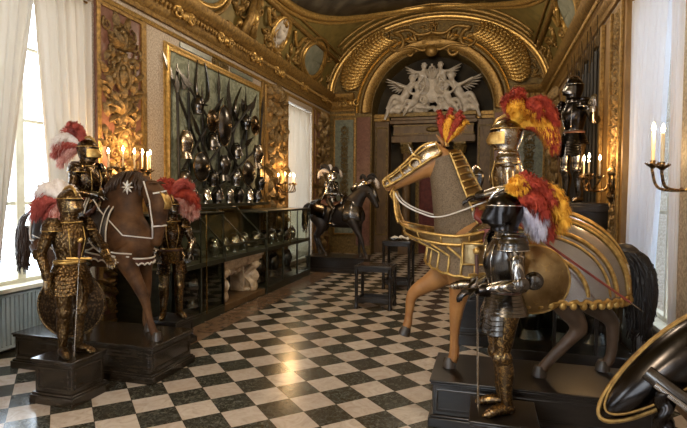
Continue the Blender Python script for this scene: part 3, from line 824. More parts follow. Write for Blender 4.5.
    HM = Matrix.Translation(P(0,-.01,0)) @ Matrix.Rotation(R(hy), 4, 'Z') @ Matrix.Translation(P(0,0,1.50)) @ Matrix.Diagonal((hs,hs,1+(hs-1)*.5,1)) @ Matrix.Translation(P(0,0,-1.50))
    def hr(z, rx, ry, beak=0, yo=0):
        out = []
        for k in range(28):
            a = 2*PI*k/28; c, s_ = cos(a), sin(a); e = 1+beak*max(0,-s_)**7
            out.append(HM @ V((rx*S*c, (ry*s_*e+yo)*S, z*S)))
        return out
    b = MB()
    b.rings([hr(*a) for a in ((1.485,.082,.088,.05),(1.51,.074,.084,.08),(1.54,.084,.098,.28),(1.58,.095,.110,.34),(1.62,.100,.118,.12),(1.65,.100,.120,.0),(1.69,.092,.110),(1.725,.070,.085),(1.75,.035,.045),(1.757,.012,.02))])
    he = b.build('helmet', mats.get('helm', st), root, sharp=50)
    b = MB()
    def vis(u, v):
        a = -PI/2+(u-.5)*2*1.25; z = 1.535+.10*v; bk = .30*max(0,cos((a+PI/2)))**7*(1-abs(v-.35)*1.2)
        r = 1.07+bk
        return HM @ V((.096*S*cos(a)*r, .113*S*sin(a)*r, z*S))
    b.sheet(vis, 22, 8, .006*S); vi = b.build('visor', mats.get('visor', st), he, sharp=50)
    b = MB(); b.sheet(lambda u, v: HM @ V((.1035*S*cos(-PI/2+(u-.5)*2*.95)*1.04, .1205*S*sin(-PI/2+(u-.5)*2*.95)*1.04, (1.646+.014*v)*S)), 14, 2, .004*S); b.build('eye_slit', 'eye', he, sharp=0)
    b = MB()
    r = hr(1.665,.102,.121); b.tube([V(p) for p in r]+[V(r[0])], .006*S, 6)
    if crest: b.tube([HM @ V((0,y*S,z*S)) for y, z in ((-.105,1.69),(-.075,1.75),(-.02,1.785),(.04,1.775),(.09,1.73),(.115,1.66),(.11,1.58))], [.010*S,.015*S,.019*S,.019*S,.017*S,.013*S,.008*S], 8, 1.0)
    b.build('comb', tr, he, sharp=0)
    if plumes: plume(he, plumes, seed)
    return he

# ------------------------------------------------------------------ horses (face +X, hooves at z=0)
def horse(root, P, coat, hoofm='hoof', voxel=.022):
    b = MB()
    def oval(x, zc, ry, rz, tilt=0, n=20):
        return [(x+tilt*sin(2*PI*k/n)*rz, ry*cos(2*PI*k/n), zc+rz*sin(2*PI*k/n)) for k in range(n)]
    S = catmull(P['body'], 4); b.rings([oval(*a) for a in S])
    def chain(pts, n=16, sub=5):                                   # (x,y,z,r_lateral,r_long)
        C = catmull(pts, sub); rs = []
        for i, c in enumerate(C):
            a = V(C[max(0,i-1)][:3]); d = V(C[min(len(C)-1,i+1)][:3]); t = (d-a).normalized()
            x = V((0,1,0)); y = t.cross(x).normalized(); x = y.cross(t).normalized()
            rs.append([V(c[:3])+x*c[3]*cos(2*PI*k/n)+y*c[4]*sin(2*PI*k/n) for k in range(n)])
        b.rings(rs)
    chain(P['neck']); chain(P['head'])
    for l in P['legs']: chain([(x,y,z,r,r*1.12) for x,y,z,r in l], 12, 5)
    o = b.build('body', coat, root, sharp=0)
    r = o.modifiers.new('r','REMESH'); r.mode = 'VOXEL'; r.voxel_size = voxel; r.use_smooth_shade = True
    s = o.modifiers.new('s','SMOOTH'); s.factor = .5; s.iterations = 5
    for l in P['legs']:
        a = V(l[-2][:3]); c = V(l[-1][:3]); d = (c-a); fw = V((1,0,0))
        dn = V((d.x*.5,0,-1)).normalized() if c.z < .12 else d.normalized()
        h = MB(); h.tube([c-dn*.045, c-dn*.01, c+dn*(.055 if c.z > .12 else max(.02,c.z-.003)), ], [.042,.056,.068], 14)
        if c.z < .12: h.v = [V((p.x+.02, p.y, max(0.002, p.z))) for p in h.v]
        h.build('hoof', hoofm, root, sharp=50)
    hd = P['head']; po = V(hd[0][:3]); mz = V(hd[-1][:3]); ax = (mz-po).normalized(); up = V((0,1,0)).cross(ax)
    if up.z < 0: up = -up
    ey = po.lerp(mz,.33)+up*.04
    for f in (-1,1):
        h = MB(); h.ell(ey+V((0,f*(hd[1][3]*.93),0)), (.022,.016,.022), 10, 6); h.build('eye','eye',root,sharp=0)
        e = MB(); bs = po+up*P.get('earh',.07)+V((0,f*.055,0)); e.tube([bs, bs+(up*.05-ax*.01)+V((0,f*.015,0)), bs+up*.13+ax*.01+V((0,f*.012,0))], [.030,.034,.006], 8, .6); e.build('ear', coat, root, sharp=0)
        nn = MB(); nn.ell(mz-ax*.03+up*.02+V((0,f*hd[-1][3]*.85,0)), (.018,.010,.013), 8, 5); nn.build('nostril','eye',root,sharp=0)
    return o
def tail(root, pts, m, w=.07, n=110, seed=3):
    q = random.Random(seed); b = MB(); C = [V(p) for p in catmull(pts, 5)]; k = len(C)-1
    prof = [w*(.35+.9*sin(PI*min(1,.15+.75*i/k))) for i in range(k+1)]
    b.tube(C, [p*.75 for p in prof], 10)
    for j in range(n):
        a = q.uniform(0,2*PI); s = q.randint(0,k//2); e = q.randint(int(k*.75),k)
        pts2 = [C[i]+V((cos(a),sin(a),0))*prof[i]*(.75+.55*(i/k))*q.uniform(.8,1.15) for i in range(s,e+1)]
        pts2.append(C[e]+V((cos(a),sin(a),0))*prof[e]*1.2+V((q.uniform(-.04,.04),q.uniform(-.04,.04),-q.uniform(.03,.13))))
        b.tube(pts2, [.011]*(len(pts2)-1)+[.002], 4)
    return b.build('tail', m, root, sharp=0)
def pedestal(label, x0, x1, y0, y1, h, cap=.05, group=None, mat_='dark_wood', lip=.04, name='plinth'):
    cx, cy = (x0+x1)/2, (y0+y1)/2; hx, hy = (x1-x0)/2, (y1-y0)/2
    t = thing(name, label, 'pedestal', (cx,cy,0), 0, group)
    b = MB(); b.box(-hx,hx,-hy,hy,0,h*.2); b.box(-hx+.015,hx-.015,-hy+.015,hy-.015,h*.2,h*.25); b.build('base_moulding', mat_, t, bevel=.008)
    bx, by = hx-lip, hy-lip
    b = MB(); b.box(-bx,bx,-by,by,h*.25,h-cap)
    b.build('body', mat_, t, bevel=.006)
    b = MB(); z0, z1 = h*.25+.04, h-cap-.03                         # raised panel frames on the four faces
    for s in (-1,1):
        M = Matrix(((1,0,0,0),(0,0,s,s*by),(0,1,0,0),(0,0,0,1))); frame_rect(b, M, -bx+.05,bx-.05,z0+.02,z1-.02,.02,.008)
        M = Matrix(((0,0,s,s*bx),(1,0,0,0),(0,1,0,0),(0,0,0,1))); frame_rect(b, M, -by+.05,by-.05,z0+.02,z1-.02,.02,.008)
    b.build('panel_frame', mat_, t)
    b = MB(); b.box(-hx+.02,hx-.02,-hy+.02,hy-.02,h-cap,h-cap*.45); b.box(-hx+.01,hx-.01,-hy+.01,hy-.01,h-cap*.45,h); b.build('top_board', mat_, t, bevel=.008)
    return t
def sword(name, label, tip, hilt, mats=('steel_bright','gold_bright'), cat='sword', grip=.2, guard=.22, w=.035, grp=None):
    tip = V(tip); hilt = V(hilt); d = (tip-hilt).normalized(); x = d.orthogonal().normalized()
    t = thing(name, label, cat, tip if tip.z < hilt.z else hilt, 0, grp); o = t.location.copy()
    b = MB(); b.bar(hilt-o, tip-o-d*.08, w, .007, x); b.tube([tip-o-d*.08, tip-o], [w*.45,.002], 6, .3); b.build('blade', mats[0], t, sharp=40)
    b = MB(); b.tube([hilt-o-x*guard/2, hilt-o, hilt-o+x*guard/2], [.012,.013,.012], 8); b.build('crossguard', mats[1], t, sharp=40)
    b = MB(); b.tube([hilt-o, hilt-o-d*grip*.8], .014, 8); b.build('grip', 'leather', t, sharp=40)
    b = MB(); b.ell(hilt-o-d*grip*.9, (.028,.028,.028), 10, 7); b.build('pommel', mats[1], t, sharp=0)
    return t
def interp(T, x):
    T = sorted(T)
    if x <= T[0][0]: return T[0][1:]
    for a, b in zip(T, T[1:]):
        if a[0] <= x <= b[0]:
            t = (x-a[0])/(b[0]-a[0]+1e-9); return tuple(p+(q-p)*t for p, q in zip(a[1:], b[1:]))
    return T[-1][1:]
def skin(P, x, ang, off=.0):
    """point on the trunk: ang 0 = top, +90 = left side (+y), -90 = right"""
    zc, ry, rz = interp([r[:4] for r in P['body']], x); a = R(ang)
    return V((x, (ry+off)*sin(a), zc+(rz+off)*cos(a)))
# ================================================================== left group
pedestal('long dark wooden pedestal under the brown horse', -5.46,-3.47,4.66,5.50,.42, mat_='dark_wood')
HL = dict(body=[(-.84,1.2,.06,.10),(-.74,1.2,.20,.26),(-.5,1.19,.29,.34),(-.2,1.13,.30,.34),(.1,1.12,.30,.34),(.4,1.15,.29,.37),(.6,1.15,.24,.36),(.77,1.10,.15,.25),(.86,1.07,.06,.10)],
  neck=[(.36,0,1.20,.22,.40),(.44,0,1.46,.17,.32),(.54,0,1.66,.135,.225),(.68,0,1.77,.10,.15),(.82,0,1.76,.088,.11)],
  head=[(.82,0,1.78,.085,.11),(.94,0,1.61,.108,.15),(.965,0,1.38,.080,.105),(.945,0,1.18,.060,.076),(.935,0,1.10,.06,.066),(.93,0,1.06,.035,.04)],
  legs=[[(.58,-.17,1.02,.15),(.73,-.17,.76,.088),(.88,-.16,.48,.058),(.94,-.16,.28,.040),(.99,-.16,.13,.044),(1.03,-.16,.055,.05)],
        [(.58,.17,1.0,.15),(.64,.17,.76,.085),(.67,.16,.48,.056),(.66,.16,.29,.04),(.66,.16,.13,.044),(.69,.16,.055,.05)],
        [(-.5,-.15,1.1,.21),(-.34,-.18,.82,.145),(-.46,-.17,.54,.072),(-.43,-.17,.42,.058),(-.28,-.17,.14,.046),(-.22,-.17,.055,.05)],
        [(-.5,.15,1.1,.21),(-.44,.18,.82,.14),(-.72,.17,.54,.07),(-.72,.17,.42,.058),(-.64,.17,.14,.046),(-.59,.17,.055,.05)]])
hl = thing('mounted_horse', 'dark brown horse with arched neck and bowed head, white lace on its black trappings', 'horse', (-4.65,5.08,.42), 0)
horse(hl, HL, 'bay_coat')
tail(hl, [(-.80,0,1.42),(-.92,0,1.40),(-1.01,0,1.24),(-1.04,0,1.0),(-1.06,0,.74)], 'hair_brown', .065, 110)
q = random.Random(2); b = MB()
for k in range(60):                                              # short mane along the crest
    t = k/59; c = V(catmull([(.0,0,1.50),(.18,0,1.66),(.38,0,1.87),(.62,0,1.93),(.84,0,1.84)], 15)[int(t*60)])
    s = q.choice((-1,1)); b.tube([c+V((0,0,-.06)), c+V((0,s*.05,.0)), c+V((q.uniform(-.03,.03),s*.12,-.09)), c+V((q.uniform(-.03,.03),s*.145,-.20))], [.02,.018,.014,.003], 5)
b.build('mane', 'hair_brown', hl, sharp=0)
b = MB(); b.sheet(lambda u,v: skin(HL, -.58+1.06*u, -100+200*v, .035+.02*abs(v-.5)), 20, 24, .012); cl = b.build('saddle_cloth', 'black_coat', hl, sharp=0)
def scallop(P, pts, off, r, amp, n):
    out = []
    for k in range(n+1):
        t = k/n*(len(pts)-1); i = min(int(t), len(pts)-2); f = t-i
        x = pts[i][0]+(pts[i+1][0]-pts[i][0])*f; a = pts[i][1]+(pts[i+1][1]-pts[i][1])*f
        out.append(skin(P, x, a+amp*abs(sin(k*PI/6)), off))
    return out
b = MB()
for s in (-1,1):
    b.tube(scallop(HL, [(.46,s*15),(.49,s*60),(.50,s*100),(.1,s*104),(-.3,s*104),(-.6,s*100),(-.6,s*20)], .055, .01, s*3, 90), .010, 6)
    b.tube(scallop(HL, [(.40,s*15),(.43,s*60),(.43,s*92),(.1,s*96),(-.3,s*96),(-.54,s*92)], .058, .01, 0, 60), .006, 6)
for s in (-1,1):
    for k_ in (0,.035): b.tube(catmull([(.10-k_,s*.13,1.62),(.16-k_,s*.27,1.44),(.27-k_,s*.335,1.20),(.50-k_,s*.34,1.03-k_),(.78-k_,s*.24,.99-k_)],6), .009, 6)
b.build('lace_border', 'white_lace', cl, sharp=0)
b = MB()
for off, lo, hi, am in ((.03,92,112,0),(.032,104,126,4)):          # breast strap with scalloped lace
    pts = []
    for k in range(91):
        a = -PI*.75+1.5*PI*k/90; rx, ry = .47, .33
        z = .98-.06*cos(a)-(am and .075)+ (am*.006*abs(sin(k*PI/4)))
        pts.append((.38+rx*cos(a), ry*sin(a)*1.0, z))
    b.tube(pts, .011, 6)
b.build('breast_lace', 'white_lace', hl, sharp=0)
b = MB(); b.sheet(lambda u,v: V((.38+.465*cos(-PI*.75+1.5*PI*u), .325*sin(-PI*.75+1.5*PI*u), .99-.06*cos(-PI*.75+1.5*PI*u)-.085*v)), 40, 3, .012); b.build('breast_strap', 'leather', hl, sharp=0)
b = MB(); b.sheet(lambda u,v: skin(HL, -.60-.225*u, -75+150*v, .045), 8, 18, .01); cp = b.build('crupper_plate', 'steel_bright', hl, sharp=40)
b = MB(); b.tube([skin(HL,-.60,-75+150*k/24,.055) for k in range(25)], .012, 6); b.tube([skin(HL,-.80,-75+150*k/24,.05) for k in range(25)], .012, 6); b.build('lace_border','white_lace',cp,sharp=0)
# saddle
def saddle(root, x, z, m='leather', w=.24, l=.30):
    b = MB()
    b.sheet(lambda u,v: V((x+l*(u-.5)*2, w*1.25*sin((v-.5)*2.4), z+.10*abs(2*u-1)**2.5-.16*(1-cos((v-.5)*2.4)))), 14, 14, .04)
    s = b.build('saddle', m, root, sharp=0)
    for e, hgt in ((1,.16),(-1,.18)):
        b = MB(); b.sheet(lambda u,v: V((x+e*(l+.015*v), w*.95*sin((u-.5)*2.2), z+.06+hgt*v*cos((u-.5)*2.4)-.16*(1-cos((u-.5)*2.2)))), 10, 5, .03)
        b.build('saddle_bow', 'steel_gilt', s, sharp=40)
saddle(hl, -.02, 1.47)
# bridle, rosette, forehead plate
b = MB()
for s in (-1,1):
    b.tube([(.84,s*.10,1.82),(.93,s*.122,1.60),(.955,s*.10,1.33),(.94,s*.08,1.16)], .009, 6)
    b.tube([(.94,s*.082,1.16),(.66,s*.24,1.20),(.35,s*.24,1.48),(.12,s*.15,1.70)], .008, 6)
b.tube([(.96,-.105,1.30),(1.07,0,1.31),(.96,.105,1.30)], .010, 6); b.tube([(.98,-.12,1.68),(1.07,0,1.71),(.98,.12,1.68)], .010, 6)
b.build('bridle', 'white_lace', hl, sharp=0)
for s in (-1,1):
    b = MB()
    for k in range(8): leaf(b, Matrix(((1,0,0,.66),(0,0,s,s*.150),(0,1,0,1.75),(0,0,0,1))), (0,0), k*PI/4, .085, .013, .012)
    b.build('rosette', 'white_lace', hl, sharp=0)
b = MB(); b.sheet(lambda u,v: V((1.04+.07*sin(PI*v*.7)-.05*(1-cos((u-.5)*1.5)), .075*sin((u-.5)*2.2), 1.70-.20*v)), 8, 6, .008); b.build('forehead_plate', 'gold_bright', hl, sharp=0)
pole = MB(); pole.lathe([(.05,0),(.05,.03),(.028,.05),(.024,.5),(.03,.76),(.08,.80)], 14, Matrix.Translation((-.02,-.04,.0))); pole.build('support_post', 'ochre_wood', hl)

M1 = dict(steel='dark_gilt', trim='gold_bright', gk=0, helm='dark_gilt', visor='gold_bright', belt='red_leather', glove='steel_dark', leg='steel_dark')
rl = thing('rider_armour', 'dark armour seated on the brown horse, gilt visor and red and white plume', 'armour', (-4.67,5.06,1.10), 90)
S = .93
pl = []
for m, d, l in (('feather_white',(-.3,.9,.8),.34),('feather_crimson',(.0,.55,1),.34),('feather_crimson',(.25,.9,.6),.36),('feather_white',(0,1,.35),.38),('feather_crimson',(-.25,.9,.3),.34),('feather_pink',(.1,1,.0),.36),('feather_white',(.2,.3,1),.28),('feather_crimson',(-.1,.15,1),.26),('feather_pink',(-.2,1.0,.5),.36)):
    pl.append((m,(0,.05,1.68*S),d,l*1.12,.10,.5))
knight(rl, M1, dict(kneeL=(.33,-.30,.66),ankleL=(.36,-.16,.26),toeL=(.37,-.34,.21),kneeR=(-.33,-.30,.66),ankleR=(-.36,-.16,.26),toeR=(-.37,-.34,.21),hip=(.13,-.02,.84),
   elbowL=(.30,-.05,1.10),wristL=(.16,-.30,1.06),elbowR=(-.30,-.05,1.10),wristR=(-.16,-.30,1.04),head=15), S, plumes=pl, seed=11, tassets=False)

pedestal('small square dark pedestal under the scaled armour at lower left', -4.36,-3.83,3.92,4.43,.45, mat_='dark_wood')
kl = thing('standing_armour', 'brown and gold scaled armour standing at lower left, leaning on a sword', 'armour', (-4.08,4.17,.45), 74)
M2 = dict(steel='bronze_scale', trim='gold_bright', gk=0, arm='bronze_scale', leg='bronze_scale', helm='bronze_scale', visor='bronze_etched', belt='gold_bright', glove='bronze_etched')
S = .95
pl = []
for m, d, l in (('feather_crimson',(-.1,1,.35),.36),('feather_crimson',(.35,1,.2),.36),('feather_crimson',(-.35,1,.2),.34),('feather_white',(.1,.5,1),.24),('feather_white',(-.3,.7,.8),.26),('feather_crimson',(.1,1,-.1),.34),('feather_pink',(.0,.9,.7),.26),('feather_crimson',(-.2,.8,.6),.28),('feather_white',(.4,.3,.5),.2),('feather_pink',(.3,1,-.3),.3)):
    pl.append((m,(0,.13,1.655*S),d,l*1.15,.11,.42))
knight(kl, M2, dict(elbowL=(.33,-.08,1.13),wristL=(.22,-.33,1.05),handL=(-.1,-.5,-.35),elbowR=(-.27,.05,1.10),wristR=(-.25,-.03,.84),handR=(0,-.1,-1),kneeL=(.085,-.05,.47),ankleL=(.085,.0,.085),kneeR=(-.08,-.03,.47),ankleR=(-.08,.02,.085),head=4), S, plumes=pl, seed=5)
sword('sword', 'long thin sword held point down by the scaled armour', (-3.90,4.02,.452), (-3.82,4.02,1.46), cat='sword', w=.03)
t = thing('round_shield', 'round dark studded shield leaning against the brown horse behind the scaled armour', 'shield', (-4.62,4.74,.425))
TM = Matrix.Translation((0,.0,.385)) @ Matrix.Rotation(R(-6),4,'X') @ Matrix.Scale(.88,4) @ Matrix.Rotation(R(20),4,'Z') @ Matrix.Rotation(R(90),4,'X')
b = MB(); b.lathe([(.001,.12),(.05,.118),(.16,.10),(.30,.055),(.40,.0),(.43,-.008),(.43,-.02),(.38,-.012),(.28,.03),(.14,.08),(.001,.10)], 40, TM, False); b.build('shield_face', 'studded', t, sharp=50)
b = MB(); b.tube([TM @ V((.425*cos(2*PI*k/40),.425*sin(2*PI*k/40),0)) for k in range(41)], .014, 7); b.build('rim', 'bronze_etched', t, sharp=0)
b = MB(); b.lathe([(.06,.115),(.05,.13),(.02,.15),(.004,.2)], 14, TM); b.build('boss', 'bronze_etched', t)

pedestal('small dark pedestal under the armour behind the brown horse', -4.44,-3.94,5.80,6.30,.38, mat_='black_wood')
k2 = thing('standing_armour', 'dark gilt armour with a red feather plume, standing just right of the brown horse', 'armour', (-4.19,6.05,.38), 42)
S = .94; pl = []
for m, d, l in (('feather_crimson',(-.7,.3,.6),.28),('feather_red',(-.2,.1,1),.26),('feather_crimson',(.4,-.1,.8),.30),('feather_red',(.8,-.2,.5),.34),('feather_pink',(1,-.1,.15),.36),('feather_crimson',(.6,.3,.5),.32),('feather_red',(.1,.4,.8),.28),('feather_pink',(.9,.2,-.1),.32)):
    pl.append((m,(0,.02,1.76*S),d,l*1.15,.125,.55))
knight(k2, dict(steel='dark_gilt', trim='gold_bright', arm='steel_gilt', helm='dark_gilt', visor='steel_dark', leg='bronze_etched', belt='leather', glove='steel_dark'), dict(head=10, elbowR=(-.30,.02,1.12), wristR=(-.24,-.18,.98), elbowL=(.30,.04,1.12), wristL=(.22,-.18,.95)), S, plumes=pl, seed=6)

# ================================================================== right group
pedestal('long black pedestal under the steel-clad tan horse', -.48,1.42,4.55,5.42,.43, mat_='black_wood')
HR = dict(body=[(-.84,1.0,.06,.10),(-.75,1.02,.20,.24),(-.55,1.08,.27,.33),(-.3,1.08,.29,.34),(0,1.09,.29,.34),(.3,1.12,.29,.36),(.5,1.12,.26,.36),(.66,1.10,.18,.28),(.77,1.08,.08,.12)],
  neck=[(.48,0,1.22,.19,.30),(.55,0,1.48,.15,.245),(.63,0,1.74,.115,.19),(.70,0,1.98,.095,.145),(.735,0,2.10,.085,.11)],
  head=[(.68,0,2.10,.08,.10),(.84,0,2.02,.10,.15),(1.02,0,1.90,.078,.105),(1.17,0,1.81,.058,.075),(1.27,0,1.76,.054,.062),(1.31,0,1.74,.03,.035)],
  legs=[[(.50,.17,1.05,.16),(.53,.17,.80,.10),(.565,.16,.52,.060),(.575,.16,.30,.042),(.575,.16,.14,.047),(.60,.16,.055,.05)],
        [(.55,-.15,1.02,.16),(.80,-.15,.80,.10),(1.02,-.15,.64,.062),(1.06,-.15,.45,.042),(1.075,-.15,.33,.045),(1.10,-.15,.25,.048)],
        [(-.5,.14,1.05,.2),(-.36,.18,.80,.13),(-.53,.17,.50,.070),(-.48,.17,.40,.056),(-.27,.17,.14,.046),(-.22,.17,.055,.05)],
        [(-.55,-.14,1.05,.2),(-.55,-.18,.78,.14),(-.84,-.17,.52,.070),(-.88,-.17,.42,.056),(-.87,-.17,.15,.046),(-.82,-.17,.055,.05)]])
HX, HY, HZ = .30, 5.12, .43
hr_ = thing('armoured_horse', 'tan horse in steel and gilt horse armour, one foreleg raised, on the right', 'horse', (HX,HY,HZ), 180)
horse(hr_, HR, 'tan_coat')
tail(hr_, [(-.84,0,1.14),(-.94,0,1.17),(-1.03,0,1.02),(-1.06,0,.78),(-1.06,0,.46)], 'hair_black', .095, 150)
def neck_at(t, ang, off):
    """around the neck: ang 0 = mane side, +-180 = throat"""
    n = HR['neck']; f = t*(len(n)-1); i = min(int(f), len(n)-2); f -= i
    c = [p+(q-p)*f for p, q in zip(n[i], n[i+1])]
    d = (V(n[i+1][:3])-V(n[i][:3])).normalized(); bk = V((-d.z,0,d.x)); a = R(ang)
    return V(c[:3])+bk*cos(a)*(c[4]+off)+V((0,1,0))*sin(a)*(c[3]+off)
b = MB(); b.rings([[neck_at(.05+.85*k/12, 360*j/24, .018) for j in range(24)] for k in range(13)], False); b.build('neck_mail', 'mail_cloth', hr_, sharp=0)
b = MB(); g = MB()
for k in range(13):
    t = .04+.92*k/13
    b.sheet(lambda u,v: neck_at(min(1,t+.085*u), -62+124*v, .032+.016*(1-u)), 3, 16, .007)
    g.tube([neck_at(t, -62+124*j/14, .052) for j in range(15)], .011, 6)
cn = b.build('crinet', 'horse_bronze', hr_, sharp=40)
for s in (-1,1): g.tube([neck_at(.04+.9*j/20, s*62, .05) for j in range(21)], .014, 6)
g.tube([neck_at(.04+.9*j/20, 0, .055) for j in range(21)], .012, 6)
g.build('gilt_rib', 'gold_bright', cn, sharp=0)
# chanfron
def head_at(t, ang, off):
    h = HR['head']; f = t*(len(h)-1); i = min(int(f), len(h)-2); f -= i
    c = [p+(q-p)*f for p, q in zip(h[i], h[i+1])]
    d = (V(h[i+1][:3])-V(h[i][:3])).normalized(); up = V((-d.z,0,d.x)); up = up if up.z > 0 else -up; a = R(ang)
    return V(c[:3])+up*cos(a)*(c[4]+off)+V((0,1,0))*sin(a)*(c[3]+off)
b = MB(); b.sheet(lambda u,v: head_at(.06+.86*u, -88+176*v, .018), 18, 16, .008); ch = b.build('chanfron', 'steel_gilt', hr_, sharp=40)
b = MB()
for s in (-1,1):
    b.tube([head_at(.06+.86*k/20, s*88, .03+.006*sin(k*2.2)) for k in range(21)], .015, 6)
    b.tube([head_at(.10+.75*k/16, s*45, .03) for k in range(17)], .008, 6)
    e = head_at(.33, s*70, .03); b.tube([e+V((.055*cos(2*PI*k/16),0,.05*sin(2*PI*k/16))) for k in range(17)], .013, 6)
    b.tube([e+V((.06,0,.03)), e+V((.02,s*.03,.09)), e+V((-.06,0,.05))], .014, 6)
for t in (.06,.5,.72,.92): b.tube([head_at(t, -88+176*k/14, .03) for k in range(15)], .011, 6)
b.tube([head_at(.06+.86*k/16, 0, .03) for k in range(17)], .012, 6)
b.build('gilt_border', 'gold_bright', ch, sharp=0)
b = MB(); p = head_at(.30, 0, .03); b.tube([p, p+V((.06,0,.10))], [.02,.003], 8); b.build('spike', 'steel_bright', ch)
qf = random.Random(9)
po = V((.70,0,2.18))
b = MB(); b.lathe([(.035,0),(.025,.05),(.04,.08)], 10, Matrix.Translation(po+V((0,0,-.02)))); pt = b.build('plume_holder', 'gold_bright', hr_)
for m, d, l in (('feather_red',(.16,.0,1),.31),('feather_red',(-.10,-.12,1),.33),('feather_yellow',(-.14,.22,1),.25),('feather_red',(-.32,.05,1),.32),('feather_red',(-.36,.22,.8),.29),('feather_yellow',(-.50,.15,.75),.27)):
    feather('feather', m, pt, po+V((0,0,.0)), d, l, .072, .16, qf, .03)
# reins and bit chain
b = MB()
for s in (-1,1):
    b.tube(catmull([(1.20,s*.07,1.72),(1.12,s*.11,1.60),(.92,s*.17,1.50),(.70,s*.22,1.47),(.30,s*.16,1.62)], 6), .008, 6)
b.build('rein', 'white_lace', hr_, sharp=0)
b = MB()
for s in (-1,1):
    P_ = catmull([(1.20,s*.065,1.72),(1.19,s*.07,1.60),(1.17,s*.10,1.48),(1.14,s*.13,1.40)], 5)
    b.tube(P_, [.026+.008*(k % 2) for k in range(len(P_))], 8, .6)
    b.tube([(1.20,s*.06,1.76),(1.24,s*.075,1.68),(1.20,s*.075,1.62)], .012, 6)
b.build('bit_shank', 'gold_bright', hr_, sharp=0)
# peytral: proud band with a fluted skirt
def band(a, v):
    rx, ry = .60-.04*v, .43-.01*v; c, s = cos(a), sin(a)
    z = 1.40-.10*abs(s)**1.6-.08*v+(.09*(-c) if c < 0 else 0)
    return V((.54+rx*c, ry*s, z))
A0 = R(112)
b = MB(); b.sheet(lambda u,v: band(-A0+2*A0*u, v), 48, 4, .012); pb = b.build('peytral', 'horse_bronze', hr_, sharp=40)
b = MB()
for v in (0,1): b.tube([band(-A0+2*A0*k/60, v)+V((0,0,0)) for k in range(61)], .016, 7)
for k in range(9):
    a = -A0+2*A0*(k+.5)/9; b.tube([band(a,0)*1.004, band(a,1)*1.004], .010, 6)
b.build('gilt_border', 'gold_bright', pb, sharp=0)
def skirt(a, v):
    p = band(a,1); c, s = cos(a), sin(a); f = .035*(v**1.5)
    q_ = V((.43+.40*c, .40*s, 1.20))
    w = p.lerp(q_, min(1, 2.6*v)*.95)
    return V((w.x+f*c, w.y+f*s, p.z-.02-.26*v))
NS = 14
b = MB(); b.sheet(lambda u,v: skirt(-A0+2*A0*u, v+.05*abs(sin(PI*NS*u))*v), 84, 6, .009); sk = b.build('skirt', 'mail_cloth', hr_, sharp=40)
b = MB()
for k in range(NS+1):
    a = -A0+2*A0*k/NS; b.tube([skirt(a, v/5)+V((cos(a),sin(a),0))*.008 for v in range(6)], .013, 6)
b.tube([skirt(-A0+2*A0*k/112, 1+.05*abs(sin(PI*NS*k/112)))+V((cos(-A0+2*A0*k/112),sin(-A0+2*A0*k/112),0))*.006 for k in range(113)], .014, 6)
b.build('gilt_rib', 'gold_bright', sk, sharp=0)
# crupper: domed steel over the quarters
CX, CZ = -.10, .80; RX, RY, RZ = .86, .47, .77
def crup(u, v):
    a = R(-8+92*u); th = R(-93+186*v); c = cos(a)
    k = max(c, .0)**.8
    fl = 1+.05*max(0, abs(v-.5)*2-.85)/.15
    return V((CX-RX*sin(a), RY*k*sin(th)*fl, CZ+RZ*k*cos(th)))
b = MB(); b.sheet(crup, 30, 40, .010); cu = b.build('crupper', 'steel_blued', hr_, sharp=40)
b = MB()
def dome(x, y, off=.008):
    """point of the crupper shell above/beside (x, y)"""
    e = 1-((x-CX)/RX)**2-(y/RY)**2
    return V((x, y*1.012, CZ+RZ*math.sqrt(max(e,0))+off))
for s in (-1,1):
    for y, wd in ((.10,.010),(.18,.018),(.21,.012),(.31,.020),(.345,.012),(.415,.020)):
        am = math.acos((y/RY)**1.25); pts = []
        for k in range(29):
            a = -R(8)+(am+R(8))*sin(PI/2*k/28); kk = max(cos(a),1e-6)**.8
            pts.append(V((CX-RX*sin(a)-.006, s*(y+.008), CZ+RZ*math.sqrt(max(0,kk*kk-(y/RY)**2))+.008)))
        b.tube(pts, wd, 6)
b.tube([crup(k/24*.98, .5)+V((0,0,.008)) for k in range(25)], .014, 6)
b.build('gilt_band', 'gold_bright', cu, sharp=0)
b = MB()
for s in (0, 1):
    n = 60; pts = [crup(k/n, s) for k in range(n+1)]
    b.tube([p+V((0,(1 if s else -1)*.004, .012*sin(k*1.3))) for k, p in enumerate(pts)], [.016+.007*(k % 2) for k in range(n+1)], 6)
    for k in range(0, n, 4): b.ell(pts[k]+V((0,(1 if s else -1)*.01,-.03)), (.032,.014,.036), 8, 5)
b.build('scalloped_edge', 'gold_bright', cu, sharp=0)
b = MB(); n = 40
pts = [crup(.86, .06+.88*k/n) for k in range(n+1)]
b.tube(pts, [.018+.008*(k % 2) for k in range(n+1)], 6)
b.build('fringe', 'white_lace', cu, sharp=0)
# flank disc and saddle
for s in (1,-1):
    DM = Matrix.Translation((-.10,s*.455,.95)) @ Matrix.Rotation(R(-90*s),4,'X')
    b = MB(); b.lathe([(.30,.0),(.295,.03),(.22,.065),(.12,.10),(.07,.112),(.001,.115),(.001,.10),(.12,.085),(.22,.05),(.28,.0)], 36, DM, False); d = b.build('flank_disc', 'horse_bronze', hr_, sharp=50)
    b = MB(); b.tube([DM @ V((.295*cos(2*PI*k/36),.295*sin(2*PI*k/36),.02)) for k in range(37)], .013, 6); b.build('rim', 'gold_bright', d, sharp=0)
    b = MB(); b.lathe([(.075,.10),(.08,.125),(.06,.14),(.055,.19),(.03,.2)], 16, DM); b.build('boss', 'steel_dark', d)
saddle(hr_, .14, 1.47, 'red_leather', .24, .26)
for s in (-1,1):
    b = MB(); b.sheet(lambda u,v: V((.36-.34*u, s*(.36+.05*v), 1.36-.42*v+.04*u)), 6, 6, .012); b.build('saddle_flap', 'red_leather', hr_, sharp=40)
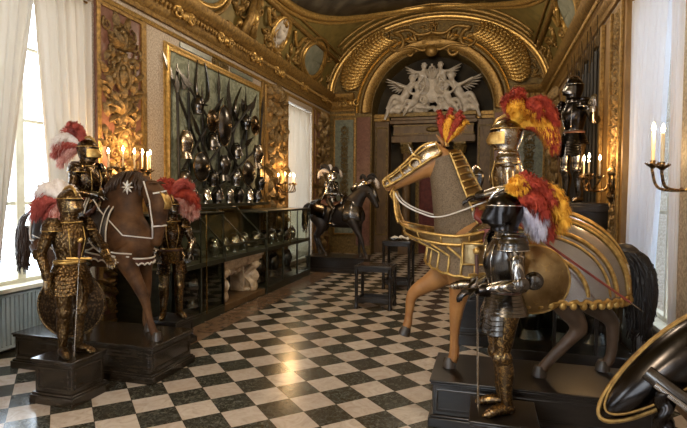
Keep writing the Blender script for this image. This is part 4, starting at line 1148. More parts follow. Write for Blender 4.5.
# square steel plate of the saddle by the neck
for s in (-1,1):
    b = MB(); b.sheet(lambda u,v: V((.50-.20*u, s*(.425+.02*sin(PI*u)), 1.24-.19*v)), 6, 4, .010); sp = b.build('shoulder_plate', 'horse_bronze', hr_, sharp=40)
    b = MB(); b.tube([V((x, s*.445, z)) for x, z in ((.50,1.24),(.30,1.24),(.30,1.05),(.50,1.05),(.50,1.24))], .014, 6); b.build('gilt_border', 'gold_bright', sp, sharp=0)

rr = thing('rider_armour', 'steel and gilt armour seated on the tan horse, tall red and yellow plume', 'armour', (.19,5.12,1.10), -90)
S = .97; pl = []
for m, d, l in (('feather_yellow',(-.2,.1,1),.40),('feather_red',(.2,.15,1),.42),('feather_red',(.0,.45,1),.46),('feather_red',(.3,.6,.9),.46),('feather_yellow',(.35,.0,1),.36),('feather_red',(-.3,.5,.9),.46),('feather_yellow',(.3,.75,.45),.42),('feather_yellow',(.2,.6,.2),.45),('feather_red',(-.1,1.0,.5),.46),('feather_red',(.25,1.0,.25),.46),('feather_red',(.1,-.15,1),.34),('feather_yellow',(.4,.35,.8),.36),('feather_red',(-.3,.1,1),.40),('feather_red',(.35,.35,1),.42)):
    pl.append((m,(0,.06,1.70*S),d,l,.10,.72))
knight(rr, dict(steel='steel_gilt', trim='gold_bright', gk=1, helm='steel_gilt', visor='gold_bright', belt='red_leather', leg='steel_gilt', glove='steel_dark'),
   dict(kneeL=(.33,-.32,.62),ankleL=(.37,-.30,.22),toeL=(.38,-.48,.17),kneeR=(-.33,-.32,.62),ankleR=(-.37,-.30,.22),toeR=(-.38,-.48,.17),hip=(.13,-.02,.84),elbowL=(.30,.0,1.1),wristL=(.2,-.28,1.02),elbowR=(-.30,.05,1.1),wristR=(-.22,-.2,1.0),head=10,hs=1.3), S, plumes=pl, seed=21, tassets=False)
# stirrup
pedestal('small black pedestal under the dark banded armour in front of the tan horse', -.11,.42,3.86,4.40,.40, mat_='black_wood')
kr = thing('standing_armour', 'dark banded steel armour in front of the tan horse, facing left', 'armour', (.15,4.14,.40), -72)
S = .965; pl = []
for m, d, l in (('feather_yellow',(.1,-.05,1),.22),('feather_red',(.3,.12,1),.27),('feather_red',(.35,.35,.95),.30),('feather_red',(.45,.5,.7),.30),('feather_red',(-.2,.25,1),.28),('feather_red',(.5,.35,.35),.27),('feather_yellow',(.30,.85,.80),.36),('feather_yellow',(.1,1.0,.65),.40),('feather_yellow',(.40,1.0,.40),.40),('feather_yellow',(-.2,1.0,.7),.38),('feather_yellow',(.2,1.1,.25),.42),('feather_red',(.25,1.1,-.1),.36),('feather_lilac',(.2,.7,-.25),.28),('feather_lilac',(-.1,.7,-.3),.28),('feather_lilac',(.3,.6,-.05),.26)):
    pl.append((m,(0,.07,1.69*S),d,l,.105,.5))
knight(kr, dict(steel='steel_dark', trim='steel_bright', arm='steel_banded', leg='bronze_etched', helm='steel_black', visor='steel_black', belt='leather', glove='steel_black'),
   dict(elbowL=(.27,.0,1.09),wristL=(.20,-.27,1.03),handL=(-.05,-1,-.1),elbowR=(-.28,.04,1.1),wristR=(-.25,-.2,.96),kneeL=(.08,-.04,.47),ankleL=(.08,.01,.085),kneeR=(-.08,-.02,.47),ankleR=(-.08,.03,.085),head=-8,hs=1.24), S, plumes=pl, seed=31)
sword('sword', 'thin upright sword held by the dark banded armour, point on its black pedestal', (-.03,3.93,.402), (-.06,3.96,1.50), cat='sword', w=.016, guard=.16)
# lance across the steel horse
t = thing('lance', 'slender reddish brown lance slanting across the steel rump of the tan horse', 'lance', (.98,4.50,1.35))
a, c = V((.02,4.60,2.04)), V((1.13,4.48,1.25)); o = t.location
b = MB(); b.tube([a-o, (a.lerp(c,.6))-o, c-o], [.013,.011,.009], 8); b.build('shaft', 'red_leather', t)
b = MB(); d = (c-a).normalized(); b.tube([c-o-d*.02, c-o+d*.02, c-o+d*.10], [.009,.012,.002], 8, .5); b.build('lance_head', 'steel_bright', t)

# dark armour behind the tan horse's neck
pedestal('tall dark pedestal behind the neck of the tan horse', -.42,.12,7.2,7.74,.72, mat_='black_wood')
kb = thing('standing_armour', 'black armour glimpsed behind the neck of the tan horse', 'armour', (-.15,7.47,.72), -10)
knight(kb, dict(steel='steel_black', trim='steel_bright', arm='steel_black', helm='steel_dark', visor='steel_dark', belt='leather', glove='steel_dark', leg='steel_black'), dict(head=-20), 1.0)

# far mounted group (seen small): black horse, white and black plumes
pedestal('dark pedestal under the small black horse at the far left', -4.75,-3.05,12.9,13.75,.42, mat_='black_wood')
HF = dict(HL); HF['neck'] = [(.40,0,1.22,.20,.36),(.58,0,1.48,.15,.27),(.76,0,1.70,.12,.19),(.90,0,1.84,.095,.14),(.94,0,1.87,.085,.11)]
HF['head'] = [(.90,0,1.88,.08,.11),(1.03,0,1.76,.098,.14),(1.14,0,1.58,.078,.105),(1.22,0,1.44,.058,.075),(1.26,0,1.36,.054,.062),(1.27,0,1.33,.03,.035)]
hf = thing('mounted_horse', 'small black armoured horse with white and black head plume at the far left', 'horse', (-4.0,13.32,.42), -12)
horse(hf, HF, 'black_coat', voxel=.03)
tail(hf, [(-.80,0,1.42),(-.92,0,1.36),(-.98,0,1.1),(-1.0,0,.7)], 'hair_black', .07, 60)
b = MB(); b.sheet(lambda u,v: skin(HF, -.78+.62*u, -105+210*v, .05), 12, 20, .012); b.build('crupper', 'steel_black', hf, sharp=0)
b = MB(); b.sheet(lambda u,v: skin(HF, .38+.46*u, -115+230*v, .05), 12, 20, .012); b.build('peytral', 'steel_dark', hf, sharp=0)
b = MB(); b.tube([(.52,0,1.80),(.70,0,1.93),(.90,0,2.0)], [.10,.10,.07], 10); b.build('crinet', 'steel_bright', hf, sharp=0)
b = MB(); b.tube([(1.00,0,1.93),(1.16,0,1.72),(1.27,0,1.48)], [.075,.085,.06], 10, .6, (0,1,0)); b.build('chanfron', 'steel_dark', hf, sharp=0)
saddle(hf, -.02, 1.47)
qf = random.Random(19)
b = MB(); b.lathe([(.03,1.97),(.02,2.02),(.035,2.05)], 8, Matrix.Translation((.93,0,0))); ph = b.build('plume_holder','brass',hf)
for m, d, l in (('feather_black',(.3,.1,1),.36),('feather_white',(.9,.2,.5),.42),('feather_black',(.7,-.3,.8),.38),('feather_white',(1,-.1,.7),.46),('feather_black',(-.3,0,.8),.3)):
    feather('feather', m, ph, (.93,0,2.03), d, l, .075, .7, qf, .3, 30)
rf = thing('rider_armour', 'armour riding the small black horse, curling white and black plume', 'armour', (-4.12,13.32,1.10), 72)
S = .93; pl = []
for m, d, l in (('feather_white',(.2,.2,1),.36),('feather_black',(-.2,.3,1),.42),('feather_white',(.3,.8,.8),.42),('feather_white',(-.3,.7,.6),.42),('feather_black',(.0,-.5,.9),.36),('feather_white',(.4,-.6,.7),.36)):
    pl.append((m,(0,.03,1.70*S),d,l,.08,.7))
knight(rf, dict(steel='steel_dark', trim='steel_bright', arm='steel', helm='steel_bright', visor='steel', belt='leather', glove='steel_dark', leg='steel_dark'), dict(kneeL=(.33,-.30,.66),ankleL=(.36,-.16,.26),toeL=(.37,-.34,.21),kneeR=(-.33,-.30,.66),ankleR=(-.36,-.16,.26),toeR=(-.37,-.34,.21),hip=(.13,-.02,.84),elbowL=(.30,-.05,1.10),wristL=(.16,-.30,1.06),elbowR=(-.30,-.05,1.10),wristR=(-.20,-.34,1.1)), S, plumes=pl, seed=41, tassets=False)
# ================================================================== candle brackets
def sconce(label, x, y, z, side, n, reach, spread, ch=.17, r=.011, glabel=None, tilt=1.0):
    """bracket on a side wall; arms fan along the wall and out of it"""
    t = thing('candle_bracket', label, 'candle bracket', (x,y,z), 0, 'gilt candle brackets')
    s = -side                                                     # out of the wall
    b = MB(); M = Matrix.Translation((s*.02,0,0)) @ Matrix.Rotation(PI/2,4,'Y')
    b.lathe([(.10,-.02),(.11,0),(.08,.015),(.05,.03),(.03,.06)], 16, M)
    for f in (-1,1): spiral(b, onwall(0,0,0,side), (f*.03,-.12), .07, 1.3, .03, f, PI/2, 12)
    leaf(b, onwall(0,0,0,side), (0,.05), PI/2, .2, .06, .05); leaf(b, onwall(0,0,0,side), (0,-.1), -PI/2, .22, .06, .05)
    b.build('back_plate', 'bronze_etched', t, sharp=50)
    for k in range(n):
        f = (k-(n-1)/2)/max(1,(n-1)/2); e = V((s*reach*(1-.35*f*f), f*spread, .06+.03*(k % 2)))
        b = MB(); P_ = catmull([(s*.05,0,-.02),(s*reach*.35,f*spread*.35,-.13),(s*reach*.8,f*spread*.8,-.12),(e.x,e.y,e.z-.06),(e.x,e.y,e.z)], 6)
        b.tube(P_, [.013]*len(P_), 7); 
        leaf(b, Matrix.Translation(V(P_[8])), (0,0), 1.2*f, .08, .025, .02)
        b.lathe([(.012,-.03),(.03,-.012),(.052,.004),(.056,.012),(.03,.006),(.022,.018),(.024,.045),(.014,.046)], 14, Matrix.Translation(e))
        for a in range(6): b.tube([e+V((.045*cos(a*PI/3),.045*sin(a*PI/3),.006)), e+V((.064*cos(a*PI/3),.064*sin(a*PI/3),.022)), e+V((.058*cos(a*PI/3),.058*sin(a*PI/3),.032))], [.009,.007,.002], 5)
        b.build('arm', 'bronze_etched', t, sharp=50)
        h = ch*(1+.06*((k*7) % 3-1))
        b = MB(); b.lathe([(r,.04),(r,.045+h*.5),(r*.96,.045+h),(r*.6,.05+h)], 10, Matrix.Translation(e)); c = b.build('candle', 'wax', t, sharp=50)
        b = MB(); b.lathe([(.006,0),(.015,.014),(.018,.028),(.012,.05),(.002,.078)], 10, Matrix.Translation(e+V((0,0,h+.055)))); b.build('flame', 'flame', c, sharp=0)
    l = bpy.data.lights.new('candle_light', 'POINT'); l.energy = LAMP*n; l.color = (1,.60,.26); l.shadow_soft_size = .12
    lo = bpy.data.objects.new('candle_light', l); COL.objects.link(lo); lo.location = (x+s*reach*.9, y, z+ch+.22)
    return t
LAMP = 9
sconce('lit candle bracket behind the brown horse\'s neck, on the red marble pilaster', XL+.09, 6.42, 2.36, -1, 6, .42, .46, .20)
sconce('small lit candle bracket between the arms panel and the far left window', XL+.09, 12.55, 2.30, -1, 6, .42, .55, .16)
sconce('lit candle bracket on the gilt wooden pilaster right of the steel horse', XR-.09, 8.35, 2.32, 1, 5, .40, .40, .20)
sconce('nearest lit candle bracket, cut by the right edge in front of the curtain', XR-.02, 5.10, 2.30, 1, 2, .46, .26, .26, .016)

# ================================================================== arms displayed on the left panel
def polearm(name, label, cat, a, b_, head, size=1.0, group=None, r=.016, steel='steel'):
    a = V(a); c = V(b_); d = (c-a).normalized(); t = thing(name, label, cat, a, 0, group); o = V(a)
    m = MB(); m.tube([a-o, c-o], r, 8); m.build('shaft', 'bark', t)
    # head laid in the wall plane: local x = across
    x = V((1,0,0)).cross(d).normalized()
    s0 = size
    F = Matrix(((x.x,d.x,1*(x.cross(d)).x,(c-o).x),(x.y,d.y,(x.cross(d)).y,(c-o).y),(x.z,d.z,(x.cross(d)).z,(c-o).z),(0,0,0,1)))
    s = size; m = MB()
    if head == 'spear': m.prism([(-.02*s,0),(.02*s,0),(.055*s,.12*s),(.0,.42*s),(-.055*s,.12*s)], -.008, .008, F)
    elif head == 'halberd':
        m.prism([(-.02,0),(.02,0),(.02,.10),(.20,.02),(.24,.18),(.20,.32),(.03,.25),(.02,.32),(0,.62),(-.02,.32),(-.03,.22),(-.16,.17),(-.03,.12)], -.007, .007, F)
    elif head == 'fork':
        for f in (-1,1):
            P_ = catmull([(0,-.05,0),(f*.14,.04,0),(f*.17,.20,0),(f*.13,.42,0),(f*.10,.55,0)], 5); m.tube([F @ V((p[0]*1.3,p[1]*1.35,p[2])) for p in P_], [.055*s*(1-.8*i/(len(P_)-1)) for i in range(len(P_))], 7, .5)
        m.prism([(-.02,0),(.02,0),(.03,.1),(0,.3),(-.03,.1)], -.007, .007, F)
    elif head == 'glaive': m.prism([(-.03,0),(.03,0),(.11,.14),(.16,.40),(.10,.66),(-.03,.86),(.0,.6),(-.04,.24)], -.007, .007, F)
    m.build('head', steel, t, sharp=40)
    return t
WX = XL+.045
PG = 'polearms crossed on the green panel of the left wall'
for i, (nm, lb, a, c, h) in enumerate([
    ('spear','long spear slanting from the panel\'s upper left corner down to its middle', (9.25,2.35),(7.95,4.15),'spear'),
    ('spear','spear rising to the upper right of the green panel, crossing a shorter one', (10.0,2.35),(11.1,4.1),'spear'),
    ('halberd','halberd standing upright at the left side of the green arms panel', (8.45,2.2),(8.42,4.0),'halberd'),
    ('war_fork','dark two-pronged fork head near the panel top, left of the middle', (8.95,2.2),(8.87,3.95),'fork'),
    ('spear','upright spear in the exact middle of the green arms panel', (9.49,2.3),(9.49,4.15),'spear'),
    ('glaive','broad curved glaive blade near the panel top, right of the middle', (10.25,2.3),(10.02,3.75),'glaive'),
    ('war_fork','two-pronged fork on a slanting shaft right of the curved glaive', (9.6,2.4),(10.25,3.8),'fork'),
    ('halberd','halberd standing upright near the right edge of the green arms panel', (10.72,2.2),(10.66,3.95),'halberd'),
    ('spear','spear along the right border of the green arms panel, leaning left', (11.2,2.2),(11.48,4.0),'spear'),
    ('spear','spear along the left border of the green arms panel', (7.98,2.2),(7.93,3.9),'spear'),
    ('spear','spear slanting from the lower left up to the middle of the green panel', (7.95,2.4),(9.2,3.75),'spear'),
    ('spear','lower spear slanting to the right under the oval shield', (8.9,2.3),(10.5,3.2),'spear')]):
    x = WX+.012*i; polearm(nm, lb, nm.replace('_',' '), (x,)+a, (x,)+c, h, 1.25, None, .026, 'steel_dark')
def shield_oval(label, p, ry, rz, m='steel_dark', dep=.12):
    t = thing('shield', label, 'shield', p); M = onwall(0,0,0,-1); b = MB()
    rs = []
    for rr, zz in ((1,0),(.98,.03),(.8,.5),(.5,.82),(.2,.97),(.05,1)): rs.append([M @ V((ry*rr*cos(2*PI*k/28), rz*rr*sin(2*PI*k/28), dep*zz+.02)) for k in range(28)])
    b.rings([[M @ V((ry*cos(2*PI*k/28), rz*sin(2*PI*k/28), 0)) for k in range(28)]]+rs); b.build('shield_face', m, t, sharp=50)
    b = MB(); b.tube([M @ V((ry*cos(2*PI*k/28), rz*sin(2*PI*k/28), .02)) for k in range(29)], .015, 6); b.build('rim', 'bronze_etched', t, sharp=0)
    b = MB(); b.ell(M @ V((0,0,dep+.02)), (.05,.05,.05), 10, 6); b.build('boss', 'bronze_etched', t, sharp=0)
    return t
for i, (lb, a, c) in enumerate([('longest spear of the green panel, running from its lower right up to the upper left',(11.0,2.1),(8.25,4.05)),
    ('long spear running from the lower left of the green panel up past the curved glaive',(8.1,2.1),(10.55,4.0)),
    ('short spear crossing low in the panel between the breastplates',(9.0,2.1),(10.9,3.1)),
    ('spear leaning left, ending under the dark round helmet at the upper left',(9.35,2.1),(8.55,3.2))]):
    x = WX+.15+.008*i; polearm('spear', lb, 'spear', (x,)+a, (x,)+c, 'spear', 1.2, None, .024, 'steel_dark')
SX = XL+.20
shield_oval('large dark oval shield in the centre of the green arms panel', (SX,9.5,3.52), .26,.42,'steel_dark',.12)
shield_oval('dark round shield low in the green arms panel, left of the middle', (SX,8.62,2.62), .27,.28,'steel_dark')
shield_oval('dark round shield low at the right of the green arms panel', (SX,10.60,2.58), .28,.28,'steel_dark')
def helmet(label, p, rz, m='steel', s=1.0, kind='burgonet', group=None, name='helmet'):
    """open helmet; local -Y is its front, base at z=0"""
    t = thing(name, label, 'helmet', p, rz, group)
    def ring(z, rx, ry, yo=0, bk=0): return [(rx*s*cos(2*PI*k/20), (ry*sin(2*PI*k/20)*(1+bk*max(0,-sin(2*PI*k/20))**5)+yo)*s, z*s) for k in range(20)]
    b = MB()
    b.rings([ring(.0,.085,.10),ring(.03,.08,.092),ring(.09,.10,.115,0,.12 if kind=='close' else 0),ring(.15,.112,.13,0,.22 if kind=='close' else 0),ring(.20,.113,.135),ring(.26,.10,.12),ring(.31,.065,.085),ring(.335,.02,.03)])
    h = b.build('bowl', m, t, sharp=50)
    b = MB(); b.tube([(0,y*s,z*s) for y,z in ((-.13,.23),(-.10,.31),(-.03,.365),(.05,.36),(.11,.29),(.135,.19))], [.008*s,.013*s,.016*s,.016*s,.013*s,.007*s], 8); b.build('comb', m, t, sharp=0)
    b = MB()
    if kind == 'burgonet': b.sheet(lambda u,v: V(((.112+.07*v*cos((u-.5)*2.4))*sin((u-.5)*2.4)*s, -(.13+.09*v*cos((u-.5)*2.0))*cos((u-.5)*2.4)*s, (.20-.02*v)*s)), 12, 3, .006*s)
    else: b.sheet(lambda u,v: V((.108*sin((u-.5)*2.4)*1.06*s, -(.128+.05*cos((u-.5)*2.4)**6*(1-v))*cos((u-.5)*2.4)*1.04*s, (.08+.11*v)*s)), 14, 5, .006*s)
    b.build('peak' if kind == 'burgonet' else 'visor', m, t, sharp=50)
    return t
def breastplate(label, p, rz, m='steel', s=1.0, group=None):
    t = thing('breastplate', label, 'breastplate', p, rz, group); b = MB()
    def f(u,v):
        a = (u-.5)*3.3; z = .46*v; w = interp([(0,.135,.10),(.10,.15,.13),(.24,.185,.17),(.36,.175,.14),(.46,.10,.09)], z)
        k = 1+.16*max(0,cos(a))**8
        return V((w[0]*sin(a)*s, -w[1]*cos(a)*k*s, z*s))
    b.sheet(f, 24, 12, .008*s); o = b.build('plate', m, t, sharp=50)
    b = MB()
    for v in (.0,1.0): b.tube([f(k/20, v) for k in range(21)], .010*s, 6)
    b.build('rolled_edge', m, o, sharp=0)
    b = MB(); 
    for k in range(3): b.sheet(lambda u,v: V(((.145+.02*k+.02*v)*sin((u-.5)*2.9)*s, -(.11+.02*k+.02*v)*cos((u-.5)*2.9)*s, (-.005-.045*k-.05*v)*s)), 14, 2, .005*s)
    b.build('tasset_lame', m, t, sharp=40)
    return t
bx_ = XL+.22
helmet('dark round helmet at the upper left of the green arms panel', (bx_,8.48,3.60), 90, 'steel_dark', 0.96)
breastplate('gilt-edged breastplate at the left of the green arms panel', (bx_-.06,8.16,2.86), 90, 'steel_gilt', 0.84)
helmet('dark closed helmet left of the central oval shield', (bx_,9.0,2.96), 90, 'steel_dark', 1.00, 'close')
helmet('dark helmet at the upper right of the green arms panel', (bx_,10.46,3.55), 90, 'steel_dark', 0.96)
breastplate('gilt-edged breastplate at the right edge of the green arms panel', (bx_-.06,11.15,2.85), 90, 'steel_gilt', 0.92)
breastplate('dark breastplate directly below the central oval shield', (bx_-.06,9.55,2.50), 90, 'steel_dark', 0.88)
helmet('dark closed helmet just under the right-hand fork, beside the central shield', (bx_,10.0,2.86), 90, 'steel_dark', 0.96, 'close')
helmet('steel helmet low in the panel between the two round shields', (bx_,9.95,2.28), 90, 'steel', 0.96)

helmet('dark closed helmet low at the far left of the panel, above the shelf', (bx_,8.05,2.22), 90, 'steel_dark', 0.92, 'close')
helmet('dark open helmet under the left round shield', (bx_,9.02,2.24), 90, 'steel_dark', 0.92)
helmet('dark open helmet low at the right edge of the panel, above the shelf', (bx_,11.2,2.2), 90, 'steel_dark', 0.96)
shield_oval('small dark round shield near the panel\'s right edge, above the gilt-edged breastplate', (SX,10.95,3.72), .20,.22,'dark_gilt',.09)
shield_oval('small dark round shield in the upper left, beside the upright halberd', (SX,9.02,3.55), .19,.22,'dark_gilt',.09)
# shelf under the panel with a row of helmets
t = thing('wall_shelf', 'dark wooden shelf along the foot of the green arms panel', 'shelf', (XL+.17,9.35,1.86))
b = MB(); b.box(-.17,.20,-1.72,2.0,0,.045); b.build('board', 'case_wood', t, bevel=.006)
b = MB(); b.box(.20,.215,-1.73,2.01,-.01,.055); b.build('front_lip', 'case_wood', t, bevel=.004)
HS = ['first (nearest)','second','third','fourth','fifth','sixth','seventh','last (farthest)']
for k in range(8):
    y = 7.85+.46*k
    helmet(f'{("steel","dark")[k % 2]} helmet, {HS[k]} in the row on the shelf under the arms panel', (XL+.20,y,1.907), 78+q.uniform(-15,15), ('steel_bright','steel_dark')[k % 2], .95, ('burgonet','close')[(k//2) % 2], 'helmets in a row on the wall shelf')

# ================================================================== showcases along the left wall
def showcase(label, y0, y1, zb, zt, zpost, box, lower, glass_end=False, group='glazed showcases along the left wall'):
    """upright glazed case (box) or one with a slanting glass top; lower: glazed cupboard beneath"""
    yc = (y0+y1)/2; x0, x1 = XL+.02, -4.42; t = thing('showcase', label, 'showcase', ((x0+x1)/2,yc,0), 0, group); o = V(t.location)
    def B(*a): return (a[0]-o.x,a[1]-o.x,a[2]-o.y,a[3]-o.y,a[4],a[5])
    xs = x1-.03 if box else -5.12; zf = zt if box else zb+.24
    n = max(1, round((y1-y0)/.85)); ys = [y0+(y1-y0-.04)*k/n for k in range(n+1)]
    b = MB()
    b.box(*B(x0,x1-.02,y0+.01,y1-.01,zb-.05,zb)); b.box(*B(x0,xs+.03,y0,y1,zt-.03,zt+.015))
    for y in (y0,y1-.04): b.box(*B(x0,x0+.04,y,y+.04,zb-.05,zt))
    b.box(*B(x1-.03,x1,y0,y1,zb-.05,zb+.03)); b.box(*B(x1-.03,x1,y0,y1,zf-.03,zf))
    if lower:
        b.box(*B(x0,x1,y0,y1,0,.12)); b.box(*B(x1-.04,x1,y0,y1,.12,.16))
        for y in ys: b.box(*B(x1-.04,x1,y,y+.04,.12,zb))
        if not glass_end: b.box(*B(x0,x1,y1-.04,y1,.12,zb))
        b.box(*B(x0,x1,y0,y0+.03,.12,zb)) if not glass_end else b.box(*B(x0,x0+.04,y1-.04,y1,.0,zt))
    b.build('carcass', 'case_wood', t, bevel=.005)
    b = MB(); b.box(*B(x0,x0+.02,y0,y1-(.9 if glass_end else .0),.12 if lower else zb,zt-.03)); b.build('back_panel', 'case_back', t)
    for y in ys:
        yy = y+.02-o.y; b = MB(); b.bar((x1-.015-o.x,yy,zb+.03),(x1-.015-o.x,yy,zf),.022)
        if not box: b.bar((x1-.015-o.x,yy,zf-.01),(xs-o.x,yy,zt),.024)
        b.build('glazing_bar', 'case_wood', t)
    b = MB(); b.box(*B(x1-.018,x1-.012,y0+.03,y1-.03,zb+.03,zf-.03)); b.build('front_glass', 'case_glass', t)
    if not box:
        b = MB(); b.prism([(x1-.012-o.x,zf-.005),(x1-.018-o.x,zf-.005),(xs-.006-o.x,zt-.01),(xs-o.x,zt-.01)], y0+.03-o.y, y1-.03-o.y, MX); b.build('slanted_glass', 'case_glass', t)
    if glass_end:
        b = MB(); b.box(*B(x0+.04,x1-.03,y1-.02,y1-.014,.12,zt-.03)); b.build('end_glass', 'case_glass', t)
    if lower:
        b = MB(); b.box(*B(x1-.03,x1-.024,y0+.05,y1-.05,.16,zb-.05)); b.build('lower_glass', 'case_glass', t)
    b = MB(); b.box(*B(x0+.03,x1-.03,y0+.02,y1-.02,zb,zb+.012)); b.build('lining', 'case_back', t)
    for y in zpost:
        b = MB(); b.bar((x1+.006-o.x,y-o.y,.12 if len(zpost) == 1 else zb),(x1+.006-o.x,y-o.y,zf),.016); b.build('brass_corner', 'brass', t)
    return t
showcase('dark glazed showcase nearest on the left wall, with a tall brass corner', 6.45, 7.95, .95, 1.78, [7.34], True, True)
showcase('slant-topped showcase standing over the carved marble chimneypiece', 7.98, 9.72, .95, 1.83, [], False, False)
showcase('farthest glazed showcase on the left wall, with two brass posts', 9.75, 12.45, .95, 1.74, [11.02,12.1], True, True, True)
GI = 'arms lying in the slanted showcase'
PL_ = ['nearest','second','third','fourth','fifth','farthest']
for k in range(3):
    y = 6.75+.42*k
    helmet(f'{PL_[k] if k < 2 else "third"} dark helmet inside the nearest showcase with the tall brass corner', (-4.82,y,.963), 85+q.uniform(-20,20), 'steel_dark', .9, ('close','burgonet')[k % 2], 'helmets in the nearest showcase')
for k in range(4):
    y = 8.2+.40*k
    helmet(f'{["nearest","second","third","farthest"][k]} steel helmet inside the showcase over the marble chimneypiece', (-4.80,y,.963), 85+q.uniform(-20,20), ('steel_bright','steel')[k % 2], .95, ('burgonet','close')[k % 2], 'helmets in the showcase over the chimneypiece')
for k in range(6):
    y = 9.98+.42*k
    helmet(f'{PL_[k]} helmet inside the farthest showcase with two brass posts', (-4.80,y,.963), 85+q.uniform(-25,25), ('steel','steel_dark','steel_bright')[k % 3], .9, ('close','burgonet')[k % 2], 'helmets in the farthest showcase')
# cuirasses on the lower shelves
for k, (y, lb) in enumerate([(6.85,'dark breastplate in the lower part of the nearest showcase, left'),(7.55,'dark breastplate in the lower part of the nearest showcase, right'),(10.2,'breastplate low in the farthest showcase, nearest of three'),(11.0,'breastplate low in the farthest showcase, middle of three'),(11.8,'breastplate low in the farthest showcase, farthest of three')]):
    breastplate(lb, (-4.85,y,.30), 85, 'steel_dark', .9)
# marble chimneypiece
t = thing('chimneypiece', 'carved cream marble chimneypiece with a scroll bracket, under the slanted showcase', 'chimneypiece', (-4.95,8.85,0))
b = MB(); b.box(-.50,.48,-.86,.86,.84,.90); b.box(-.50,.44,-.83,.83,.76,.84); b.box(-.50,.40,-.80,.80,.70,.76); b.build('mantel', 'white_marble', t, bevel=.012)
for s in (-1,1):
    b = MB(); b.box(-.5,.20,s*.62-.16,s*.62+.16,.12,.70)
    P_ = catmull([(.16,s*.62,.14),(.34,s*.62,.16),(.32,s*.62,.30),(.20,s*.62,.42),(.30,s*.62,.58),(.40,s*.62,.66),(.30,s*.62,.70)], 6); b.tube(P_, [.075]*len(P_), 8, 1.7, (0,1,0))
    M = Matrix(((0,0,1,.22),(1,0,0,s*.62),(0,1,0,.4),(0,0,0,1))); leaf(b, M, (0,-.2), PI/2, .45, .12, .16)
    b.build('scroll_jamb', 'white_marble', t, sharp=50)
b = MB(); b.box(-.5,.14,-.46,.46,.52,.70); M = Matrix(((0,0,1,.14),(1,0,0,0),(0,1,0,.60),(0,0,0,1)))
for f in (-1,1): spiral(b, M, (f*.2,0), .10, 1.4, .04, f, PI/2, 16); leaf(b, M, (f*.05,0), PI/2-f*1.3, .32, .08, .07)
b.ell((.16,0,.61), (.07,.09,.10), 10, 6)
M = Matrix(((0,-1,0,0),(1,0,0,-.79),(0,0,1,0),(0,0,0,1)))
b.build('frieze', 'white_marble', t, sharp=50)
b = MB(); b.box(-.5,-.1,-.46,.46,.12,.52); b.build('hearth_opening', 'black_wood', t)
b = MB(); b.box(-.5,.5,-.86,.86,0,.12); b.build('hearth_slab', 'brown_marble', t, bevel=.008)
b = MB(); Mn = Matrix(((-1,0,0,-.0),(0,0,-1,-.78),(0,1,0,.42),(0,0,0,1)))
b.box(-.5,.22,-.80,-.76,.12,.70); spiral(b, Mn, (-.10,.05), .16, 1.4, .05, 1, 0, 18); spiral(b, Mn, (.2,-.1), .12, 1.4, .05, -1, 2, 18); leaf(b, Mn, (.05,-.2), 1.2, .4, .09, .08); b.build('side_panel', 'white_marble', t, sharp=50)

# ================================================================== stands in the middle of the hall
def stand(label, x0, x1, y0, y1, h, back=False):
    t = thing('display_stand', label, 'stand', ((x0+x1)/2,(y0+y1)/2,0), 0, 'dark wooden stands at the far end of the floor'); hx, hy = (x1-x0)/2, (y1-y0)/2
    for sx in (-1,1):
        for sy in (-1,1):
            b = MB(); M = Matrix.Translation((sx*(hx-.035),sy*(hy-.035),0))
            b.lathe([(.045,0),(.05,.03),(.036,.06),(.03,h*.15),(.042,h*.2),(.028,h*.26),(.036,h*.5),(.028,h*.74),(.042,h*.8),(.032,h*.86),(.04,h-.04)], 10, M); b.build('leg', 'black_wood', t, sharp=50)
    b = MB(); b.box(-hx,hx,-hy,hy,h-.05,h); b.box(-hx+.02,hx-.02,-hy+.02,hy-.02,h-.11,h-.05); b.build('tray', 'black_wood', t, bevel=.006)
    b = MB(); b.box(-hx+.02,hx-.02,-hy+.03,-hy+.06,.14,.20); b.box(-hx+.02,hx-.02,hy-.06,hy-.03,.14,.20); b.box(-hx+.02,-hx+.05,-hy+.03,hy-.03,.14,.20); b.box(hx-.05,hx-.02,-hy+.03,hy-.03,.14,.20); b.box(-hx+.03,hx-.03,-hy+.03,hy-.03,.12,.15); b.build('stretcher', 'black_wood', t, bevel=.004)
    b = MB(); b.box(-hx+.05,hx-.05,-hy+.05,hy-.05,h,h+.008); b.build('lining', 'dark_wood', t)
    return t
stand('lower dark turned-leg stand, nearer, left of the two in the middle of the hall', -2.32,-1.62,8.95,9.5,.80)
stand('taller dark turned-leg stand, farther, carrying white papers', -2.22,-1.58,11.0,11.7,1.08)
for k, (x, y, a, lb) in enumerate([(-1.95,11.25,20,'crumpled white paper on the taller stand, left'),(-1.76,11.35,-35,'crumpled white paper on the taller stand, right')]):
    b = MB(); b.sheet(lambda u,v: V(((u-.5)*.24, (v-.5)*.17, .05*sin(u*4+k)*sin(v*5)+.05)), 10, 8, .004); o = b.build('paper_sheet', 'paper', None, sharp=0); o.location = (x,y,1.08+.012); o.rotation_euler = (0,0,R(a)); tag(o, lb, 'paper')

